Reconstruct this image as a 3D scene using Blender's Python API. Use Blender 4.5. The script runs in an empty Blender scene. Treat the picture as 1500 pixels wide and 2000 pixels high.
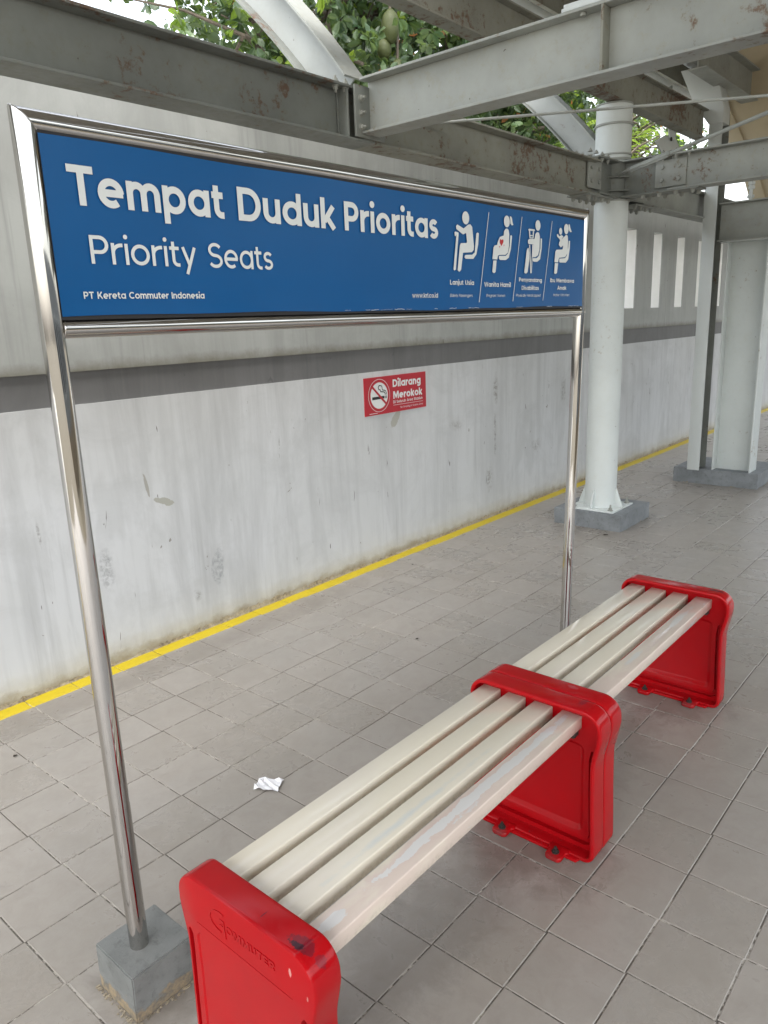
import bpy, bmesh, math, random
from mathutils import Vector, Matrix
random.seed(11)
scene = bpy.context.scene
col = scene.collection
R = math.radians

# ------------------------------------------------------------------ camera
CF, CYAW, CPIT, CROL, CH = 1464.51, 0.7162, 0.2488, -0.037, 1.4552
d = Vector((math.cos(CPIT)*math.cos(CYAW), math.cos(CPIT)*math.sin(CYAW), -math.sin(CPIT)))
rt = d.cross(Vector((0, 0, 1))).normalized(); up = rt.cross(d)
c_, s_ = math.cos(CROL), math.sin(CROL)
ax = c_*rt + s_*up; ay = -(s_*rt) + c_*up
cam_data = bpy.data.cameras.new('camera'); cam = bpy.data.objects.new('camera', cam_data); col.objects.link(cam)
m = Matrix((ax, ay, -d)).transposed().to_4x4(); m.translation = Vector((0, 0, CH)); cam.matrix_world = m
cam_data.sensor_fit = 'HORIZONTAL'; cam_data.sensor_width = 36.0; cam_data.lens = 36.0*CF/1500.0
cam_data.clip_end = 500; cam_data.clip_start = 0.02
scene.camera = cam

def px(p):
    v = Vector(p) - Vector((0, 0, CH)); w = v.dot(d)
    if w < 0.05: return None
    return 750+CF*v.dot(ax)/w, 1000-CF*v.dot(ay)/w

# ------------------------------------------------------------------ light
SUN_EL, SUN_ROT = 62, 236
world = bpy.data.worlds.new('World'); scene.world = world; world.use_nodes = True
wn = world.node_tree.nodes; wl = world.node_tree.links
bg = wn['Background']
sky = wn.new('ShaderNodeTexSky'); sky.sky_type = 'NISHITA'; sky.sun_disc = False
sky.sun_elevation = R(SUN_EL); sky.sun_rotation = R(SUN_ROT); sky.air_density = 1.4; sky.dust_density = 4.0; sky.ozone_density = 1.0
hs = wn.new('ShaderNodeHueSaturation'); hs.inputs['Saturation'].default_value = 0.32
wl.new(sky.outputs[0], hs.inputs['Color']); wl.new(hs.outputs[0], bg.inputs['Color'])
bg.inputs['Strength'].default_value = 0.15
sd = bpy.data.lights.new('sun', 'SUN'); sd.energy = 0.6; sd.angle = R(60); sd.color = (1, .97, .93)
so = bpy.data.objects.new('sun', sd); col.objects.link(so)
az = R(90-SUN_ROT)   # sky rotation is clockwise from +Y
sv = Vector((math.sin(R(SUN_ROT))*math.cos(R(SUN_EL)), math.cos(R(SUN_ROT))*math.cos(R(SUN_EL)), math.sin(R(SUN_EL))))
so.rotation_euler = sv.to_track_quat('Z', 'Y').to_euler()
scene.view_settings.view_transform = 'Standard'; scene.view_settings.look = 'None'
scene.view_settings.gamma = 1; scene.view_settings.use_curve_mapping = False
scene.view_settings.exposure = 2.13
scene.cycles.max_bounces = 10; scene.cycles.diffuse_bounces = 5

# ------------------------------------------------------------------ helpers
def tag(o, label=None, cat=None, group=None, kind=None):
    if label: o['label'] = label
    if cat: o['category'] = cat
    if group: o['group'] = group
    if kind: o['kind'] = kind
    return o

def empty(name, loc=(0, 0, 0), label=None, cat=None, group=None, kind=None, parent=None):
    o = bpy.data.objects.new(name, None); o.empty_display_size = .1; col.objects.link(o); o.location = loc
    if parent: o.parent = parent
    return tag(o, label, cat, group, kind)

class MB:
    def __init__(s): s.v = []; s.f = []; s.mi = []
    def add(s, vs, fs, mi=0):
        b = len(s.v); s.v += [tuple(v) for v in vs]; s.f += [tuple(b+i for i in f) for f in fs]; s.mi += [mi]*len(fs)
    def box(s, x0, x1, y0, y1, z0, z1, mi=0):
        s.add([(x0,y0,z0),(x1,y0,z0),(x1,y1,z0),(x0,y1,z0),(x0,y0,z1),(x1,y0,z1),(x1,y1,z1),(x0,y1,z1)],
              [(0,3,2,1),(4,5,6,7),(0,1,5,4),(1,2,6,5),(2,3,7,6),(3,0,4,7)], mi)
    def cyl(s, p0, p1, r0, r1=None, n=16, cap=True, mi=0):
        if r1 is None: r1 = r0
        p0 = Vector(p0); p1 = Vector(p1); a = (p1-p0).normalized()
        t = Vector((1,0,0)) if abs(a.x) < .9 else Vector((0,1,0))
        u = a.cross(t).normalized(); w = a.cross(u)
        vs = []
        for p, r in ((p0, r0), (p1, r1)):
            for i in range(n):
                q = 2*math.pi*i/n; vs.append(p+u*(r*math.cos(q))+w*(r*math.sin(q)))
        fs = [(i, (i+1) % n, n+(i+1) % n, n+i) for i in range(n)]
        if cap: fs += [tuple(range(n-1, -1, -1)), tuple(range(n, 2*n))]
        s.add(vs, fs, mi)
    def tube(s, pts, r, n=10, mi=0):
        pts = [Vector(p) for p in pts]; rings = []; u = None
        for i, p in enumerate(pts):
            a = (pts[min(i+1, len(pts)-1)]-pts[max(i-1, 0)]).normalized()
            if u is None:
                t = Vector((0,0,1)) if abs(a.z) < .9 else Vector((1,0,0)); u = a.cross(t).normalized()
            else: u = (u-a*u.dot(a)).normalized()
            w = a.cross(u); rr = r[i] if isinstance(r, (list, tuple)) else r
            rings.append([p+u*(rr*math.cos(2*math.pi*k/n))+w*(rr*math.sin(2*math.pi*k/n)) for k in range(n)])
        vs = [q for g in rings for q in g]; fs = []
        for i in range(len(pts)-1):
            for k in range(n): fs.append((i*n+k, i*n+(k+1) % n, (i+1)*n+(k+1) % n, (i+1)*n+k))
        fs += [tuple(range(n-1, -1, -1)), tuple(range((len(pts)-1)*n, len(pts)*n))]
        s.add(vs, fs, mi)
    def prism(s, poly, axis, a, b, mi=0):
        # poly: 2D points in the two remaining axes (in order), extruded from a to b along axis
        n = len(poly)
        def P(p, t):
            return {'x': (t, p[0], p[1]), 'y': (p[0], t, p[1]), 'z': (p[0], p[1], t)}[axis]
        vs = [P(p, a) for p in poly]+[P(p, b) for p in poly]
        fs = [tuple(range(n-1, -1, -1)), tuple(range(n, 2*n))]+[(i, (i+1) % n, n+(i+1) % n, n+i) for i in range(n)]
        s.add(vs, fs, mi)
    def build(s, name, mat, parent=None, bevel=0, smooth=None, seg=2, kind=None, local=None):
        me = bpy.data.meshes.new(name); vs = s.v
        if local: vs = [(v[0]-local[0], v[1]-local[1], v[2]-local[2]) for v in vs]
        me.from_pydata(vs, [], s.f)
        mats = mat if isinstance(mat, (list, tuple)) else [mat]
        for q in mats: me.materials.append(q)
        if len(mats) > 1: me.polygons.foreach_set('material_index', s.mi)
        bm = bmesh.new(); bm.from_mesh(me)
        bmesh.ops.recalc_face_normals(bm, faces=bm.faces)
        if bevel:
            ed = [e for e in bm.edges if len(e.link_faces) == 2 and e.calc_face_angle(0) > R(32)]
            bmesh.ops.bevel(bm, geom=ed, offset=bevel, segments=seg, profile=.5, affect='EDGES', clamp_overlap=True)
        bm.to_mesh(me); bm.free()
        if smooth or bevel:
            me.shade_smooth(); me.set_sharp_from_angle(angle=R(smooth or 40))
        o = bpy.data.objects.new(name, me); col.objects.link(o)
        if local: o.location = local
        if parent:
            o.parent = parent
            o.location = Vector(o.location)-wloc(parent)
        if kind: o['kind'] = kind
        return o

def wloc(o):
    v = Vector(o.location)
    while o.parent: o = o.parent; v += Vector(o.location)
    return v

def clone(src, parent=None, loc=None):
    o = src.copy(); col.objects.link(o)
    if parent: o.parent = parent
    if loc is not None: o.location = loc
    return o

# ------------------------------------------------------------------ materials
def newmat(name):
    mt = bpy.data.materials.new(name); mt.use_nodes = True
    nt = mt.node_tree; return mt, nt.nodes, nt.links, nt.nodes['Principled BSDF']

def pos(N, L, scale=(1, 1, 1)):
    g = N.new('ShaderNodeNewGeometry'); mp = N.new('ShaderNodeMapping'); mp.inputs['Scale'].default_value = scale
    L.new(g.outputs['Position'], mp.inputs['Vector']); return mp.outputs[0]

def noise(N, L, vec, scale, detail=6, rough=.6, dist=0, off=None):
    t = N.new('ShaderNodeTexNoise'); t.inputs['Scale'].default_value = scale; t.inputs['Detail'].default_value = detail
    t.inputs['Roughness'].default_value = rough; t.inputs['Distortion'].default_value = dist
    if off is not None:
        a = N.new('ShaderNodeVectorMath'); a.operation = 'ADD'; a.inputs[1].default_value = off
        L.new(vec, a.inputs[0]); vec = a.outputs[0]
    L.new(vec, t.inputs['Vector']); return t.outputs['Fac']

def ramp(N, L, src, a, b, lo=0., hi=1.):
    r = N.new('ShaderNodeMapRange'); r.inputs[1].default_value = a; r.inputs[2].default_value = b
    r.inputs[3].default_value = lo; r.inputs[4].default_value = hi; r.clamp = True
    L.new(src, r.inputs[0]); return r.outputs[0]

def mth(N, L, op, a, b=None):
    n = N.new('ShaderNodeMath'); n.operation = op; n.use_clamp = False
    for i, q in enumerate((a, b)):
        if q is None: continue
        if isinstance(q, (int, float)): n.inputs[i].default_value = q
        else: L.new(q, n.inputs[i])
    return n.outputs[0]

def mix(N, L, fac, a, b):
    n = N.new('ShaderNodeMix'); n.data_type = 'RGBA'
    if isinstance(fac, (int, float)): n.inputs[0].default_value = fac
    else: L.new(fac, n.inputs[0])
    for i, q in ((6, a), (7, b)):
        if isinstance(q, tuple): n.inputs[i].default_value = (*q, 1) if len(q) == 3 else q
        else: L.new(q, n.inputs[i])
    return n.outputs[2]

def bump(N, L, B, h, strength=.3, dist=.002):
    b = N.new('ShaderNodeBump'); b.inputs['Strength'].default_value = strength; b.inputs['Distance'].default_value = dist
    L.new(h, b.inputs['Height']); L.new(b.outputs[0], B.inputs['Normal']); return b

def sep(N, L):
    g = N.new('ShaderNodeNewGeometry'); s = N.new('ShaderNodeSeparateXYZ'); L.new(g.outputs['Position'], s.inputs[0]); return s.outputs

def painted(name, base, rust=.5, grime=.5, rough=.45, scale=1., seed=0., rcol=(.125, .068, .040)):
    mt, N, L, B = newmat(name); p = pos(N, L); o = (seed*3.1, seed*1.7, seed*.9)
    big = noise(N, L, p, 2.3*scale, 5, .6, 0, o); fine = noise(N, L, p, 26*scale, 8, .72, .2, o)
    speck = noise(N, L, p, 42*scale, 4, .65, .4, o)
    dark = tuple(c*.62 for c in base); warm = (base[0]*.86, base[1]*.78, base[2]*.62)
    c = mix(N, L, ramp(N, L, big, .35, .7, 0, grime), base, dark)
    c = mix(N, L, ramp(N, L, fine, .52, .72, 0, grime*.7), c, warm)
    mid_ = noise(N, L, p, 9*scale, 8, .75, .3, o)
    comb = mth(N, L, 'ADD', mth(N, L, 'MULTIPLY', big, .42), mth(N, L, 'ADD', mth(N, L, 'MULTIPLY', fine, .42), mth(N, L, 'MULTIPLY', mid_, .32)))
    th = .78-.22*rust
    rm = ramp(N, L, comb, th, th+.05)
    sp = ramp(N, L, speck, .735-.05*rust, .76-.05*rust)
    c = mix(N, L, mth(N, L, 'MULTIPLY', sp, .8), c, (.07, .055, .04))
    c = mix(N, L, mth(N, L, 'MULTIPLY', rm, .85), c, rcol)
    L.new(c, B.inputs['Base Color'])
    L.new(ramp(N, L, comb, th-.2, th, rough, .8), B.inputs['Roughness'])
    bump(N, L, B, mth(N, L, 'ADD', mth(N, L, 'MULTIPLY', rm, -1.), mth(N, L, 'MULTIPLY', fine, .8)), .35, .0015)
    return mt

def simple(name, base, rough=.5, metal=0., nz=.15, ns=20., bmp=.15, coat=0.):
    mt, N, L, B = newmat(name); p = pos(N, L); f = noise(N, L, p, ns, 6, .65)
    c = mix(N, L, ramp(N, L, f, .35, .7), base, tuple(x*(1-nz) for x in base))
    L.new(c, B.inputs['Base Color']); B.inputs['Roughness'].default_value = rough; B.inputs['Metallic'].default_value = metal
    B.inputs['Coat Weight'].default_value = coat; B.inputs['Coat Roughness'].default_value = .12
    if bmp: bump(N, L, B, f, bmp, .001)
    return mt

# tile
def tile_mat():
    mt, N, L, B = newmat('grey_ceramic_tile'); p = pos(N, L)
    oi = N.new('ShaderNodeObjectInfo'); at = N.new('ShaderNodeAttribute'); at.attribute_name = 'tone'
    rnd = mth(N, L, 'FRACT', mth(N, L, 'ADD', oi.outputs['Random'], at.outputs['Fac']))
    a = noise(N, L, p, 1.6, 5, .6); b = noise(N, L, p, 14, 8, .7, .6); c3 = noise(N, L, p, 60, 4, .6)
    c = mix(N, L, rnd, (.298, .272, .238), (.336, .308, .274))
    c = mix(N, L, ramp(N, L, a, .4, .7, 0, .45), c, (.31, .296, .276))
    c = mix(N, L, ramp(N, L, b, .42, .84, 0, .40), c, (.19, .162, .132))
    st = noise(N, L, pos(N, L, (1.3, 1.3, 1)), 5, 8, .8, 1.5, (3, 1, 0))
    c = mix(N, L, ramp(N, L, st, .62, .80, 0, .42), c, (.10, .085, .07))
    sp = ramp(N, L, noise(N, L, p, 130, 2, .5), .76, .80)
    c = mix(N, L, mth(N, L, 'MULTIPLY', sp, .5), c, (.07, .06, .05))
    # grime trodden round the bench feet, the sign foot and the plinths
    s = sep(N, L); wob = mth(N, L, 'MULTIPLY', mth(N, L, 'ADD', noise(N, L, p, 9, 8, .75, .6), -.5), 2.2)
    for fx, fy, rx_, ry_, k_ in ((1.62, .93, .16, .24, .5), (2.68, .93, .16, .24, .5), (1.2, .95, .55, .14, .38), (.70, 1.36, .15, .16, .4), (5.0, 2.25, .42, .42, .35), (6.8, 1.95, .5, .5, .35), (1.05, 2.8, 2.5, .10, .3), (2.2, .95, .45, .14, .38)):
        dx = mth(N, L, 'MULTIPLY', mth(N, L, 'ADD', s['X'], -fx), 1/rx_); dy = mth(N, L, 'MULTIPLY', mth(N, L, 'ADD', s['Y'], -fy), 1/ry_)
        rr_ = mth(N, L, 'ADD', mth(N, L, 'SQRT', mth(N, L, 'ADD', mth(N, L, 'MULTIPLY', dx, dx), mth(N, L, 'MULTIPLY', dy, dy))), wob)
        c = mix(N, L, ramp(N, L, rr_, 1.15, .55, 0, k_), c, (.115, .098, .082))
    L.new(c, B.inputs['Base Color'])
    L.new(mth(N, L, 'ADD', ramp(N, L, b, .3, .8, .22, .36), mth(N, L, 'MULTIPLY', rnd, .06)), B.inputs['Roughness'])
    # slate-like relief
    rip = noise(N, L, pos(N, L, (1, 2.2, 1)), 11, 7, .62, 1.2)
    bump(N, L, B, mth(N, L, 'ADD', rip, mth(N, L, 'MULTIPLY', c3, .12)), .30, .003)
    return mt
M_tile = tile_mat()

def yellow_mat():
    mt, N, L, B = newmat('yellow_paint'); p = pos(N, L); b = noise(N, L, p, 18, 8, .7, .4)
    c = mix(N, L, ramp(N, L, b, .55, .75, 0, .7), (.56, .43, .012), (.36, .27, .03))
    w = ramp(N, L, noise(N, L, p, 60, 5, .7), .66, .72)
    c = mix(N, L, w, c, (.28, .23, .10)); L.new(c, B.inputs['Base Color']); B.inputs['Roughness'].default_value = .42
    bump(N, L, B, b, .3, .002); return mt
M_yellow = yellow_mat()

def grout_mat():
    mt, N, L, B = newmat('grout'); p = pos(N, L)
    a = noise(N, L, p, 2.2, 4, .6); b = noise(N, L, p, 45, 4, .7)
    k = mth(N, L, 'ADD', mth(N, L, 'MULTIPLY', a, .6), mth(N, L, 'MULTIPLY', b, .5))
    c = mix(N, L, ramp(N, L, k, .56, .63), (.11, .097, .082), (.45, .42, .37)); L.new(c, B.inputs['Base Color'])
    B.inputs['Roughness'].default_value = .9; bump(N, L, B, b, .5, .002); return mt
M_grout = grout_mat()

# peeled and repainted places: x, z, half width, half height, slant, edge softness, colour
BLOBS = [(1.86, .695, .062, .022, .9, .03, (.33, .325, .27)), (1.80, .77, .014, .045, 1.2, .05, (.30, .29, .25)), (3.565, .872, .050, .040, -.8, .04, (.36, .35, .29)),
         (2.14, .29, .040, .100, 0, .35, (.27, .28, .29)), (1.56, .45, .038, .120, .2, .6, (.25, .255, .26)), (1.29, .68, .012, .07, .3, .5, (.12, .11, .10)),
         (4.71, .95, .035, .12, 0, .8, (.13, .11, .08)), (4.70, .60, .022, .20, .2, .8, (.12, .105, .08)), (4.62, .30, .05, .10, 0, .8, (.16, .14, .11)), (2.01, .19, .035, .045, .6, .8, (.2, .19, .17)),
         (1.49, .92, .010, .05, .5, .4, (.16, .15, .14)), (2.60, .85, .008, .045, -1.0, .4, (.15, .14, .12)), (3.3, .71, .008, .04, .4, .4, (.12, .11, .1)), (4.2, .75, .09, .05, .4, .8, (.26, .25, .23)),
         (5.75, .85, .05, .16, 0, .8, (.20, .19, .17)), (5.3, .45, .10, .06, 0, .8, (.24, .23, .21))]
def wall_mat(name, base, band=False):
    mt, N, L, B = newmat(name); s = sep(N, L); p = pos(N, L)
    streak = mth(N, L, 'ADD', mth(N, L, 'MULTIPLY', noise(N, L, pos(N, L, (3.2, 3.2, .5)), 1.0, 8, .7, .8), .75), mth(N, L, 'MULTIPLY', noise(N, L, pos(N, L, (22, 22, .8)), 1., 4, .6, .2, (3, 3, 3)), .25))
    streak2 = noise(N, L, pos(N, L, (30, 30, 1.1)), 1.0, 5, .6, .1, (4, 2, 7))
    big = noise(N, L, p, .9, 5, .6)
    dk = tuple(q*.66 for q in base); lt = (min(base[0]*1.14, .9), min(base[1]*1.14, .9), min(base[2]*1.17, .9))
    c = mix(N, L, ramp(N, L, big, .38, .66, 0, .6), base, lt)
    c = mix(N, L, ramp(N, L, streak, .46, .66, 0, .62), c, dk)
    c = mix(N, L, mth(N, L, 'MULTIPLY', ramp(N, L, streak2, .54, .72, 0, .62), ramp(N, L, noise(N, L, p, 1.3, 3, .5, 0, (7, 7, 1)), .45, .62)), c, tuple(q*.6 for q in base))
    c = mix(N, L, ramp(N, L, noise(N, L, p, 2.0, 8, .72, .7, (0, 4, 4)), .48, .64, 0, .55), c, tuple(q*.80 for q in base))
    # grey repaint patches and dark scratches
    pat = noise(N, L, pos(N, L, (1.5, 1.5, .8)), 2.1, 3, .5, .3, (9, 0, 3))
    if not band:
        c = mix(N, L, ramp(N, L, pat, .64, .70, 0, .35), c, tuple(q*.8 for q in base))
        scr = noise(N, L, pos(N, L, (26, 26, 5)), 1., 3, .6, .8, (1, 5, 2))
        c = mix(N, L, ramp(N, L, scr, .715, .735, 0, .8), c, (.085, .075, .06))
        sp = noise(N, L, p, 17, 3, .6, .6, (1, 8, 2))
        c = mix(N, L, ramp(N, L, sp, .735, .75, 0, .7), c, (.16, .14, .11))
        pe = noise(N, L, p, 3.2, 5, .55, .5, (2.2, 0, 8.1))
        pm = ramp(N, L, pe, .80, .81)
        c = mix(N, L, mth(N, L, 'MULTIPLY', pm, .8), c, (.27, .26, .215))
        wob = mth(N, L, 'MULTIPLY', mth(N, L, 'ADD', noise(N, L, pos(N, L, (1, 1, .7)), 9, 6, .7, .4), -.5), 2.2)
        fine_ = noise(N, L, p, 38, 6, .75, .5)
        for (bx_, bz_, rx_, rz_, k_, edge_, colr_) in BLOBS:
            dx = mth(N, L, 'MULTIPLY', mth(N, L, 'ADD', s['X'], -bx_), 1/rx_); dz_ = mth(N, L, 'MULTIPLY', mth(N, L, 'ADD', s['Z'], -bz_), 1/rz_)
            if k_: dz_ = mth(N, L, 'ADD', dz_, mth(N, L, 'MULTIPLY', dx, k_))
            rr_ = mth(N, L, 'ADD', mth(N, L, 'SQRT', mth(N, L, 'ADD', mth(N, L, 'MULTIPLY', dx, dx), mth(N, L, 'MULTIPLY', dz_, dz_))), wob)
            mk = ramp(N, L, rr_, 1, 1-edge_)
            if edge_ > .3: mk = mth(N, L, 'MULTIPLY', mk, ramp(N, L, fine_, .42, .62))
            c = mix(N, L, mth(N, L, 'MULTIPLY', mk, .8), c, colr_)
        # dirty plaster foot
        dz = mth(N, L, 'ADD', s['Z'], mth(N, L, 'MULTIPLY', noise(N, L, p, 9, 6, .7), -.11))
        c = mix(N, L, ramp(N, L, dz, .0, -.045, 0, .85), c, (.16, .125, .08))
        c = mix(N, L, ramp(N, L, dz, .06, -.02, 0, .45), c, (.36, .32, .24))
        top = mth(N, L, 'ADD', s['Z'], mth(N, L, 'MULTIPLY', noise(N, L, p, 12, 6, .7), .07))
        up_ = mth(N, L, 'MULTIPLY', ramp(N, L, s['Z'], 1.25, 1.3), ramp(N, L, top, 1.385, 1.335, 0, .8))
        c = mix(N, L, up_, c, (.16, .15, .11))
        hgt = mth(N, L, 'ADD', mth(N, L, 'MULTIPLY', pm, -.6), mth(N, L, 'MULTIPLY', noise(N, L, p, 6, 6, .6), 1.))
        hgt = mth(N, L, 'ADD', hgt, mth(N, L, 'MULTIPLY', ramp(N, L, dz, .0, -.04), mth(N, L, 'MULTIPLY', noise(N, L, p, 60, 6, .7), 2.)))
        bump(N, L, B, hgt, .35, .006)
    else:
        bump(N, L, B, noise(N, L, p, 12, 6, .6), .25, .004)
        sp = noise(N, L, p, 14, 4, .6, .6); c = mix(N, L, ramp(N, L, sp, .68, .7, 0, .6), c, tuple(q*.6 for q in base))
    L.new(c, B.inputs['Base Color']); B.inputs['Roughness'].default_value = .62
    return mt
M_wall = wall_mat('weathered_white_wall_paint', (.560, .570, .568))
M_wallU = wall_mat('greyer_upper_wall_paint', (.375, .388, .368))  # upper panel: darker, greyer base than the lower wall
M_band = wall_mat('grey_band_paint', (.150, .150, .148), True)
M_daylight_lining = simple('slot_daylight_white', (.88, .88, .87), .7, 0, .06, 12, .3)  # near-white colour puts daylight onto the slot reveals
def dirt_mat():
    mt, N, L, B = newmat('crumbled_plaster'); p = pos(N, L); a = noise(N, L, p, 55, 7, .75, .3); b = noise(N, L, p, 4, 4, .6)
    c = mix(N, L, ramp(N, L, a, .38, .62), (.42, .35, .24), (.13, .105, .075)); c = mix(N, L, ramp(N, L, b, .4, .65, 0, .6), c, (.40, .37, .30))
    L.new(c, B.inputs['Base Color']); B.inputs['Roughness'].default_value = .95; bump(N, L, B, a, .9, .006); return mt
M_dirt = dirt_mat()

def steel_mat():
    mt, N, L, B = newmat('polished_stainless'); p = pos(N, L); B.inputs['Metallic'].default_value = 1
    a = noise(N, L, p, 40, 5, .7); s = noise(N, L, pos(N, L, (1, 1, .06)), 160, 4, .6)
    c = mix(N, L, ramp(N, L, a, .62, .74, 0, .5), (.50, .488, .468), (.33, .30, .26)); L.new(c, B.inputs['Base Color'])
    L.new(ramp(N, L, s, .3, .8, .035, .10), B.inputs['Roughness']); bump(N, L, B, s, .05, .0005); return mt
M_steel = steel_mat()

def blue_mat():
    mt, N, L, B = newmat('blue_vinyl'); p = pos(N, L)
    a = noise(N, L, p, 6, 4, .6); c = mix(N, L, a, (.002, .080, .245), (.003, .096, .290))
    L.new(c, B.inputs['Base Color']); B.inputs['Roughness'].default_value = .28; B.inputs['Specular IOR Level'].default_value = .2
    w = noise(N, L, pos(N, L, (2, 2, 14)), 4, 3, .5, .5); bump(N, L, B, mth(N, L, 'ADD', w, mth(N, L, 'MULTIPLY', a, .5)), .10, .002); return mt
M_blue = blue_mat()
M_white = simple('white_vinyl', (.72, .75, .74), .4, 0, .05, 30, .05)
M_redv = simple('red_print', (.50, .012, .02), .4, 0, .1, 30, .05)
M_black = simple('black_print', (.012, .013, .016), .45, 0, .1, 30, 0)
M_signred = simple('red_sign_face', (.46, .012, .026), .38, 0, .12, 8, .06)
M_edge = simple('dark_sealant', (.022, .022, .025), .7)
M_worn = simple('torn_vinyl_edge', (.55, .60, .68), .5, 0, .5, 80, .2)

# worn spots of the enamel: centre, radii, edge softness, colour
REDBLOBS = [(.676, .800, .453, .016, .034, .010, .15, (.17, .010, .018)), (.668, .812, .453, .007, .020, .010, .3, (.030, .012, .018)), (.682, .766, .440, .012, .012, .016, .1, (.24, .012, .02)),
            (.650, .811, .410, .004, .0028, .010, .2, (.58, .27, .24)), (.650, .771, .382, .004, .0022, .006, .3, (.50, .2, .18)), (.680, .905, .453, .010, .0016, .006, .3, (.12, .01, .02)),
            (2.745, .790, .453, .012, .035, .010, .3, (.14, .012, .02)), (1.70, .80, .453, .03, .012, .010, .6, (.25, .01, .02)), (1.76, .86, .453, .010, .020, .010, .4, (.42, .05, .06)),
            (1.61, .835, .010, .03, .03, .016, .9, (.20, .03, .03)), (2.66, .84, .012, .04, .05, .016, .9, (.20, .04, .04)), (1.61, 1.005, .012, .03, .03, .014, .9, (.20, .04, .04))]
def red_mat():
    mt, N, L, B = newmat('red_gloss_enamel'); p = pos(N, L); s = sep(N, L)
    big = noise(N, L, p, 5, 5, .6); fine = noise(N, L, p, 42, 7, .7, .3)
    c = mix(N, L, ramp(N, L, big, .4, .7), (.400, .0030, .006), (.345, .0045, .008))
    # worn chips down to the dark undercoat, mostly on the sitting edge and the feet
    zt = ramp(N, L, s['Z'], .425, .45); zb = ramp(N, L, s['Z'], .05, .0)
    chip = mth(N, L, 'ADD', mth(N, L, 'MULTIPLY', fine, .62), mth(N, L, 'MULTIPLY', noise(N, L, p, 9, 5, .6, .2, (5.3, 2.2, 0)), .5))
    chip = mth(N, L, 'ADD', chip, mth(N, L, 'ADD', mth(N, L, 'MULTIPLY', zt, .025), mth(N, L, 'MULTIPLY', zb, .06)))
    cm = ramp(N, L, chip, .745, .757)
    c = mix(N, L, ramp(N, L, chip, .71, .75, 0, .5), c, (.22, .010, .016))
    c = mix(N, L, cm, c, (.035, .022, .025))
    wob = mth(N, L, 'MULTIPLY', mth(N, L, 'ADD', noise(N, L, p, 60, 7, .75, .3), -.5), 2.4)
    for (bx_, by_, bz_, rx_, ry_, rz_, soft, colr_) in REDBLOBS:
        acc = None
        for ch_, b0, r0 in (('X', bx_, rx_), ('Y', by_, ry_), ('Z', bz_, rz_)):
            q_ = mth(N, L, 'MULTIPLY', mth(N, L, 'ADD', s[ch_], -b0), 1/r0); q_ = mth(N, L, 'MULTIPLY', q_, q_); acc = q_ if acc is None else mth(N, L, 'ADD', acc, q_)
        mk = ramp(N, L, mth(N, L, 'ADD', mth(N, L, 'SQRT', acc), wob), 1, 1-soft); c = mix(N, L, mth(N, L, 'MULTIPLY', mk, .9), c, colr_)
    L.new(c, B.inputs['Base Color'])
    L.new(ramp(N, L, chip, .60, .76, .13, .30), B.inputs['Roughness'])
    bump(N, L, B, mth(N, L, 'ADD', mth(N, L, 'MULTIPLY', cm, -.7), mth(N, L, 'MULTIPLY', noise(N, L, p, 16, 3, .5), 1.)), .10, .001)
    B.inputs['Coat Weight'].default_value = .0; B.inputs['Specular IOR Level'].default_value = .24
    return mt
M_red = red_mat()

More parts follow.
